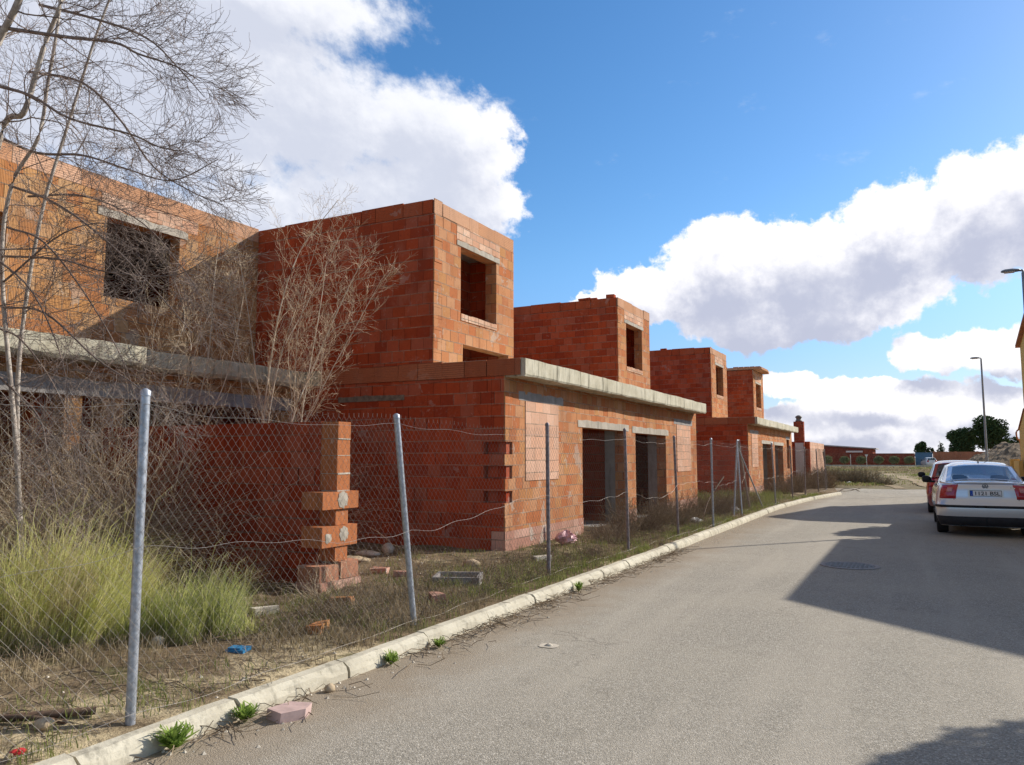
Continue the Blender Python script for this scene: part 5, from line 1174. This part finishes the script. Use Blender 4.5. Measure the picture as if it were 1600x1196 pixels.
# ------------------------------------------------------------------ dry bushes along the fence and house fronts
nb = 0
wh = ['before the bricked-up window of the nearest house', 'under the first black doorway', 'before the brick pier between the two doorways', 'under the second black doorway', 'behind the third dark fence post', 'below the far pale bricked window', 'at the far corner of the nearest twin house', 'beside the crossed leaning posts']
bushes = [(-4.85, 13.2, .55, .55, 260), (-4.95, 14.9, .75, .85, 460), (-4.6, 16.2, .55, .6, 300), (-4.95, 17.6, .8, .85, 460), (-4.5, 12.2, .4, .42, 180), (-4.7, 20.3, .7, .8, 400), (-4.8, 22.6, .75, .8, 360), (-4.6, 24.2, .6, .6, 260)]
for (x, y, r_, h_, n), w_ in zip(bushes, wh):
    single('dry_bush', brush_mb(rg, (x, y, .1), r_, h_, n, .0022, .17, .01), M['brush'], 'brown leafless bush ' + w_, 'dry bush', (x, y, .1), 'dry bushes behind the fence')
wh = ['before the farther twin house', 'under the farther house doorways', 'at the far end of the farther twin house', 'filling the corner past the last doorway', 'beside the low end house', 'at the foot of the last fence posts']
for (x, y, r_, h_, n), w_ in zip([(-4.8, 31.5, .8, .8, 260), (-4.7, 34.2, .9, .95, 300), (-4.6, 37.5, 1.0, 1.1, 320), (-4.7, 40.6, 1.0, 1.1, 320), (-4.6, 44.2, 1.2, 1.1, 330), (-3.9, 39.2, .8, .8, 240)], wh):
    single('dry_bush', brush_mb(rg, (x, y, .1), r_, h_, n, .0042, .17, .01), M['brush'], 'grey-brown dry bush ' + w_, 'dry bush', (x, y, .1), 'dry bushes behind the fence')
wh = ['the leftmost of the row past the end of the kerb', 'second in the row past the kerb, with litter at its foot', 'third and broad in the row past the kerb', 'fourth in the row past the kerb', 'fifth, low, next to the sandy track', 'the dark upright one behind the row, before the far wall']
for i, (x, y, r_, h_, n) in enumerate([(-5.2, 50.5, 1.3, 1.15, 420), (-4.3, 49, 1.2, 1.05, 420), (-3.4, 48.5, 1.35, 1.1, 480), (-2.5, 48, 1.1, .95, 400), (-1.7, 47.0, .9, .55, 260), (-8.4, 70, 1.6, 2.0, 520)]):
    single('dry_bush', brush_mb(rg, (x, y, .05), r_, h_, n, .0075 if i < 5 else .012, .15, .01), M['brush_pale'] if i < 5 else M['brush'], 'dry bush, ' + wh[i], 'dry bush', (x, y, .05), 'dry bushes at the end of the road')
wh = ['tangled dry twigs in front of the garden wall pier', 'low dry bush at the foot of the garden wall', 'high dry thicket between the big tree and the grass', 'thin dry weeds left of the tilted second fence post', 'dry thicket before the orange pillar of the left house', 'tangle of dry twigs hanging over the top of the garden wall', 'ragged dry thicket at the left edge of the plot', 'dry bush in the dark corner behind the garden wall', 'dry scrub between the toothed pier and the kerb']
for i, (x, y, r_, h_, n) in enumerate([(-5.4, 6.25, .28, .7, 60), (-6.5, 6.0, .6, .85, 150), (-7.9, 5.2, 1.0, 2.4, 700), (-4.5, 5.6, .35, .35, 120), (-8.6, 5.6, .9, 2.7, 650), (-8.5, 7.8, .7, 2.3, 380), (-8.6, 4.2, .9, 2.4, 600), (-9.0, 8.6, .9, 2.6, 420), (-4.75, 5.7, .5, .42, 200)]):
    single('dry_bush', brush_mb(rg, (x, y, .08), r_, h_, n, .0015, .24, .0), M['brush'] if i in (1, 2, 3, 6, 8) else M['saptwig'], wh[i], 'dry bush', (x, y, .1), 'dry bushes near the garden wall')
# a fallen branch leaning by the far corner of the nearest house
mb = MB(); tubes(mb, [(bez([(-4.5, 18.3, .12), (-4.5, 18.9, .5), (-4.45, 19.5, .78), (-4.4, 20.2, 1.05)], 6), .02), (bez([(-4.46, 19.4, .75), (-4.6, 19.7, .8), (-4.7, 20.2, 1.15)], 4), .01)], 6); single('leaning_branch', mb, M['trunk'], 'dark bent branch leaning up beside the crossed leaning posts', 'branch', (-4.5, 18.3, .1), smooth=True)
# field growth far off: uncountable scrub
mg = MB(); md = MB()
for _ in range(5200):
    y = 43.5 + 78 * rg.random() ** 1.5; x = rg.uniform(-.14 * y - 3, .10 * y + 1)
    tr_x = np.interp(y, [42, 62, 92], [.1, -1.8, -3])
    if abs(x - tr_x) < 1.7 and y < 75 and rg.random() < .93: continue
    z = .05 + .08 * (1 + nz(x * .3, y * .2)); g = (44 < y < 62 and rg.random() < .75) or nz(x * .2, y * .12, 1, 4) > .25
    blades(rg, mg if g else md, (x, y), .3 + y * .004, .3, 9, .05, .13 + .0018 * y, .012 + .0004 * y, (0, 0), .8, z=z)
single('field_weeds', mg, M['low_weed'], 'green weeds covering the field beyond the end of the road', 'weeds', (0, 55, .1), kind='stuff')
single('field_scrub', md, M['low_straw'], 'dry scrub covering the field beyond the end of the road', 'scrub', (-3, 70, .1), kind='stuff')

# ------------------------------------------------------------------ far trees, hedges
def crown(rg, blobs, n, s, squash=1.0):
    """leaf tufts on and in a set of lobes"""
    mb = MB(); V = []; tot = sum(b[3] ** 2 for b in blobs)
    for (cx, cy, cz, r_) in blobs:
        for _ in range(int(n * r_ * r_ / tot)):
            v = nrm((rg.gauss(0, 1), rg.gauss(0, 1), rg.gauss(0, 1))); k = r_ * (rg.random() ** .22) * (1 + .12 * math.sin(v[0] * 7 + cx) * math.sin(v[2] * 6 + cz))
            p = (cx + v[0] * k, cy + v[1] * k, cz + v[2] * k * squash); a = nrm((rg.gauss(0, 1), rg.gauss(0, 1), rg.gauss(0, .7))); b = nrm((a[1] - a[2], a[2] - a[0], a[0] - a[1])); q = s * rg.uniform(.5, 1.4)
            V.append([tuple(p[j] - a[j] * q for j in range(3)), tuple(p[j] + b[j] * q * .35 for j in range(3)), tuple(p[j] + a[j] * q for j in range(3)), tuple(p[j] - b[j] * q * .35 for j in range(3))])
    V = np.array(V).reshape(-1, 3); m_ = len(V) // 4; mb.addq(V, np.arange(m_ * 4).reshape(-1, 4)); return mb
def tree(name, lb, c, blobs, n, s, th, tr, m='pine', group=None, lean=0):
    T = thing(name, lb, 'tree', (c[0], c[1], 0), group)
    br = [([(c[0], c[1], -.1), (c[0] + lean * .5, c[1], th * .5), (c[0] + lean, c[1], th)], [tr, tr * .8, tr * .5])]
    for b in blobs: br.append(([(c[0] + lean * .7, c[1], th * .62), ((c[0] + lean + b[0]) / 2, (c[1] + b[1]) / 2, (th * .7 + b[2]) / 2), b[:3]], [tr * .4, tr * .28, tr * .12]))
    mb = MB(); tubes(mb, br, 7); obj('trunk', mb, M['trunk'], T, True); obj('crown', crown(rg, blobs, n, s), M[m], T); return T
def lobes(rg, c, R_, H, z0, k):
    return [(c[0] + R_ * .62 * math.cos(i * 2.4) * rg.uniform(.4, 1), c[1] + R_ * .62 * math.sin(i * 2.4) * rg.uniform(.4, 1), z0 + H * (i + .5) / k * rg.uniform(.8, 1.1), R_ * rg.uniform(.34, .56)) for i in range(k)]
GP = 'far trees behind the field'
tree('pine_tree', 'left of the two large dark pines behind the rubble mound', (6.9, 148), lobes(rg, (6.8, 148), 2.15, 4.0, 2.1, 14), 7000, .24, 5.0, .22, group=GP)
tree('pine_tree', 'right and larger of the two big dark pines, behind the far lamp pole', (11.4, 152), lobes(rg, (11.3, 152), 2.9, 4.2, 3.6, 16), 8500, .25, 6.3, .26, group=GP)
tree('pine_tree', 'low dark pine top peeping over the mound at the right edge', (15.8, 158), lobes(rg, (15.8, 158), 2.6, 1.8, 2.3, 9), 4000, .25, 3.6, .25, group=GP)
tree('pine_tree', 'small bushy pine standing over the blue gate', (1.2, 150), lobes(rg, (.9, 150), 1.35, 2.7, 1.5, 9) + [(2.3, 150, 2.7, .6)], 2800, .2, 3.4, .18, group=GP)
sp = []
for i in range(13): k = i / 12; sp.append((4.0 + .2 * math.sin(i * 2), 152 + .2 * math.cos(i * 3), 1.2 + 3.0 * k, (.95 - .82 * k)))
tree('spruce_tree', 'thin pointed conifer between the small pine and the big pines', (4.0, 152), sp, 1100, .16, 4.0, .12, group=GP)
for i, (x, lb) in enumerate([(-13.1, 'leftmost round hedge bush before the far wall'), (-10.4, 'second round hedge bush from the left before the far wall'), (-7.9, 'round hedge bush behind the left sign post'), (-5.3, 'round hedge bush just right of the sign posts'), (-3.0, 'round hedge bush halfway between the sign posts and the blue gate'), (-.9, 'rightmost round hedge bush, next to the blue gate')]):
    T = thing('round_hedge_bush', lb, 'hedge bush', (x, 139, 0), 'round hedge bushes along the far wall')
    mb = MB(); tubes(mb, [([(x, 139, -.1), (x, 139, .8)], .07)], 6); obj('trunk', mb, M['trunk'], T)
    R0 = rg.uniform(.68, .88); obj('crown', crown(rg, [(x, 139, 1.15, R0), (x + .25, 139, 1.2, R0 * .7), (x - .25, 138.9, 1.05, R0 * .7)], 1300, .12, .85), M['hedge'], T)
# small leafy street trees on the right pavement, outside the frame: they shade the asphalt
tree('street_tree', 'leafy street tree just right of the frame, shading the lower right corner of the road', (4.25, 9.15), [(4.05, 9.3, 3.1, .66), (4.5, 9.6, 3.3, .6), (3.95, 8.8, 2.8, .5), (4.6, 9.1, 2.9, .6), (4.4, 9.9, 2.8, .55), (3.7, 9.3, 3.4, .32)], 5200, .085, 3.0, .07, 'citrus', 'street trees on the right')
tree('street_tree', 'unseen round tree right of the frame, added to cast the domed road shadow', (4.15, 24.0), [(4.1, 24.0, 4.0, .95), (4.4, 24.3, 3.7, .7), (3.8, 23.8, 4.3, .6)], 5200, .12, 3.6, .08, 'citrus', 'street trees on the right')  # caster added out of view only for its rounded shadow on the asphalt

# ------------------------------------------------------------------ small things on the ground
def kerb_weed(c, s, lb):
    mb = MB(); ps = []
    for _ in range(int(70 * s)):
        a = rg.uniform(0, 6.283); L = rg.uniform(.05, .13) * s; e = rg.uniform(.5, 1.3); ca, sa = math.cos(a), math.sin(a)
        ps.append(([(c[0], c[1], c[2]), (c[0] + ca * L * .4 * math.cos(e), c[1] + sa * L * .4 * math.cos(e), c[2] + L * .6 * math.sin(e)), (c[0] + ca * L * math.cos(e), c[1] + sa * L * math.cos(e), c[2] + L * math.sin(e))], [.006 * s, .020 * s, .005 * s], (-sa, ca, .2)))
        for k in (-1, 1):
            p = ps[-1][0][1]; ps.append(([p, (p[0] + (ca * .5 - k * sa) * L * .3, p[1] + (sa * .5 + k * ca) * L * .3, p[2] + L * .2)], [.012 * s, .003], (ca, sa, .2)))
    ribbons(mb, ps); single('kerb_weed', mb, M['weed_bright'], lb, 'weed', c, 'bright green weeds at the kerb')
kerb_weed((-3.56, 2.93, 0), 1.25, 'biggest bright green weed, at the kerb before the first fence post')
kerb_weed((-3.56, 3.42, 0), 1.0, 'bright green weed left of the pink stone at the kerb')
kerb_weed((-3.56, 4.85, 0), .9, 'small green weed in the gutter where the blue tray lies behind the kerb')
kerb_weed((-3.52, 5.45, 0), .8, 'green weed in the gutter among the twigs below the tilted post')
kerb_weed((-3.54, 8.45, 0), .95, 'green weed in the gutter before the third post')
mb = MB(); r = random.Random(4); P = [(-3.50, 3.53), (-3.36, 3.50), (-3.29, 3.63), (-3.34, 3.74), (-3.48, 3.70)]
mb.add([(x, y, -.002) for x, y in P] + [(x + .004, y + .006, .062 + r.uniform(-.006, .004)) for x, y in P], [(5, 6, 7, 8, 9)] + [(i, (i + 1) % 5, 5 + (i + 1) % 5, 5 + i) for i in range(5)])
single('paving_fragment', mb, M['stone_pink'], 'flat pink stone fragment lying on the road against the kerb', 'stone', (-3.4, 3.62, 0))
def rock(c, s, m, lb, name='rock'): single(name, rock_mb(rg, c, s), M[m], lb, 'rock', c, smooth=True)
rock((-3.52, 4.12, .02), (.035, .04, .03), 'stone', 'small brown stone in the gutter beyond the pink stone')
rock((-4.16, 2.60, .14), (.055, .05, .035), 'stone', 'tan stone behind the kerb left of the first fence post')
rock((-6.95, 9.35, .21), (.09, .09, .085), 'stone_pale', 'round pale boulder between the garden wall and the house corner')
rock((-7.2, 9.2, .14), (.22, .13, .045), 'stone_pale', 'flat pale slab of rubble left of the round boulder')
rock((-6.9, 8.5, .15), (.28, .16, .05), 'stone', 'flat orange-brown slab beside the toothed pier')
rock((-5.25, 8.9, .15), (.13, .09, .06), 'stone', 'dark clod on the grass between the pier and the house corner')
rock((-5.2, 4.1, .15), (.05, .05, .04), 'stone_pale', 'pale pebble pair at the foot of the tallest grass clump')
rock((-2.75, 5.92, .0), (.035, .03, .022), 'stone_pale', 'pale lump stuck on the asphalt in a dusty white ring')
mb = MB(); n = 26; mb.add([(-2.75, 5.92, .0045)] + [(-2.75 + .085 * (1 + .2 * nz(a * 2, 1)) * math.cos(a), 5.92 + .085 * (1 + .2 * nz(a, 3)) * math.sin(a), .0045) for a in np.linspace(0, 2 * math.pi, n, endpoint=False)], [(0, 1 + i, 1 + (i + 1) % n) for i in range(n)])
struct('dust_ring', mb, M['stone_pale'])
for (x, y) in ((-1.95, 5.3), (-1.2, 5.0), (-.25, 8.3)):
    pass
# broken bricks lying about
bl = 'broken bricks in the plot'
for i, (x, y, a, m, lb) in enumerate([(-5.0, 6.0, .4, 'brick_ribbed', 'ribbed brick lying in dry grass right of the green clump'), (-5.35, 5.35, 1.2, 'stone_pale', 'pale broken block in the dry grass'), (-4.45, 5.05, 2.0, 'brick_ribbed', 'orange brick bit near the kerb behind the fence'), (-5.5, 7.7, .8, 'plinth', 'brick bit at the foot of the toothed pier'), (-6.0, 7.9, .2, 'plinth', 'pink brick bit behind the toothed pier'), (-4.3, 6.6, 2.4, 'plinth', 'pinkish brick bit behind the kerb near the tilted post'), (-4.7, 9.9, 1.0, 'stone_pale', 'pale brick bit near the house corner')]):
    mb = MB(); s = rg.uniform(.8, 1.1); mb.box((x - .12 * s, y - .06, .11), (x + .12 * s, y + .06, .11 + rg.uniform(.06, .1)), a, None, .014, rg); single('broken_brick', mb, M[m], lb, 'brick', (x, y, .1), bl)
# grey concrete tray (a bottomless box) on the grass
T = thing('concrete_tray', 'square grey concrete box frame lying on the grass behind the fence', 'tray', (-4.63, 7.55, .12)); mb = MB(); c = np.array((-4.63, 7.55, .2)); a = .42
for (x0, y0, x1, y1) in ((-.26, -.22, .26, -.185), (-.26, .185, .26, .22), (-.26, -.183, -.225, .183), (.225, -.183, .26, .183)): mb.box((c[0] + x0, c[1] + y0, .10), (c[0] + x1, c[1] + y1, .235), a, (c[0], c[1], .2))
obj('rim', mb, M['conc_grey'], T); mb = MB(); mb.box((c[0] - .22, c[1] - .18, .10), (c[0] + .22, c[1] + .18, .125), a, (c[0], c[1], .2)); obj('base', mb, M['conc_grey'], T)
mb = MB(); mb.box((-4.58, 4.19, .105), (-4.44, 4.31, .145), .35, None, .006, rg); mb.box((-4.57, 4.2, .146), (-4.47, 4.29, .154), .35); single('blue_tray', mb, M['blueplastic'], 'blue plastic tray crushed in the weeds behind the kerb', 'tray', (-4.5, 4.25, .1))
def crumple(c, s, m, name, lb, cat):
    P = []
    for i in range(9):
        th = math.pi * i / 8; P.append([(c[0] + s[0] * math.sin(th) * math.cos(f) * (1 + .35 * math.sin(f * 5 + i * 2)), c[1] + s[1] * math.sin(th) * math.sin(f) * (1 + .3 * math.sin(f * 4 + i)), c[2] + s[2] * math.cos(th) * (1 + .25 * math.sin(f * 3 + i))) for f in np.linspace(0, 2 * math.pi, 16, endpoint=False)])
    single(name, MB().grid(P, True, closed=True), M[m], lb, cat, c)
crumple((-6.05, 3.62, .18), (.06, .05, .035), 'purple', 'plastic_wrapper', 'purple plastic wrapper under the grass at the left edge', 'wrapper')
crumple((-5.12, 11.7, .24), (.16, .17, .11), 'bag', 'plastic_bag', 'pink and white plastic bag against the house front by the third post', 'bag')
crumple((-4.35, 17.0, .17), (.14, .12, .06), 'whitebit', 'white_rag', 'white rag in the bushes behind the fence', 'rag')
crumple((-4.3, 20.9, .17), (.12, .12, .09), 'whitebit', 'white_rag', 'white scrap beside the crossed leaning posts', 'rag')
crumple((-3.3, 46.6, .12), (.16, .12, .10), 'whitebit', 'white_rag', 'white litter at the foot of the bushes past the kerb end', 'rag')
crumple((-3.92, 2.33, .13), (.035, .03, .012), 'redbit', 'red_wrapper', 'red scrap at the lower left corner on the kerb edge', 'wrapper')
mb = MB(); tubes(mb, [(bez([(-4.9, 2.05, .14), (-4.5, 2.4, .16), (-4.1, 2.85, .15)], 6), .022), (bez([(-4.8, 2.2, .13), (-4.35, 2.5, .18), (-4.12, 2.7, .13)], 6), .012)], 7); single('dead_branch', mb, M['trunk'], 'dark dead branch on the ground left of the first post', 'branch', (-4.5, 2.4, .1), smooth=True)
mb = MB(); tubes(mb, [(bez([(-3.1, 37.6, .03), (-2.9, 37.9, .14), (-2.5, 38.3, .1), (-2.3, 38.2, .03)], 6), .018), (bez([(-3.2, 38.1, .03), (-2.7, 37.7, .06), (-2.2, 38.0, .18)], 5), .014)], 6); single('dead_branch', mb, M['wood'], 'pile of dry branches on the asphalt at the end of the kerb', 'branch', (-2.7, 38, 0), smooth=True)
# manhole cover
T = thing('manhole_cover', 'round cast iron manhole cover half in the shadow on the road', 'manhole cover', (-.9, 12.2, 0))
mb = MB(); mb.lathe([(.40, .004), (.40, .010), (.335, .010), (.335, .004)], 40, (-.9, 12.2, 0)); obj('collar', mb, M['conc_grey'], T)
mb = MB(); mb.lathe([(0, .009), (.325, .009), (.325, .004)], 40, (-.9, 12.2, 0))
for i in range(-5, 6):
    for j in range(-5, 6):
        if (i * i + j * j) < 26: mb.box((-.9 + i * .056 - .018, 12.2 + j * .056 - .018, .0092), (-.9 + i * .056 + .018, 12.2 + j * .056 + .018, .014))
obj('lid', mb, M['iron'], T)
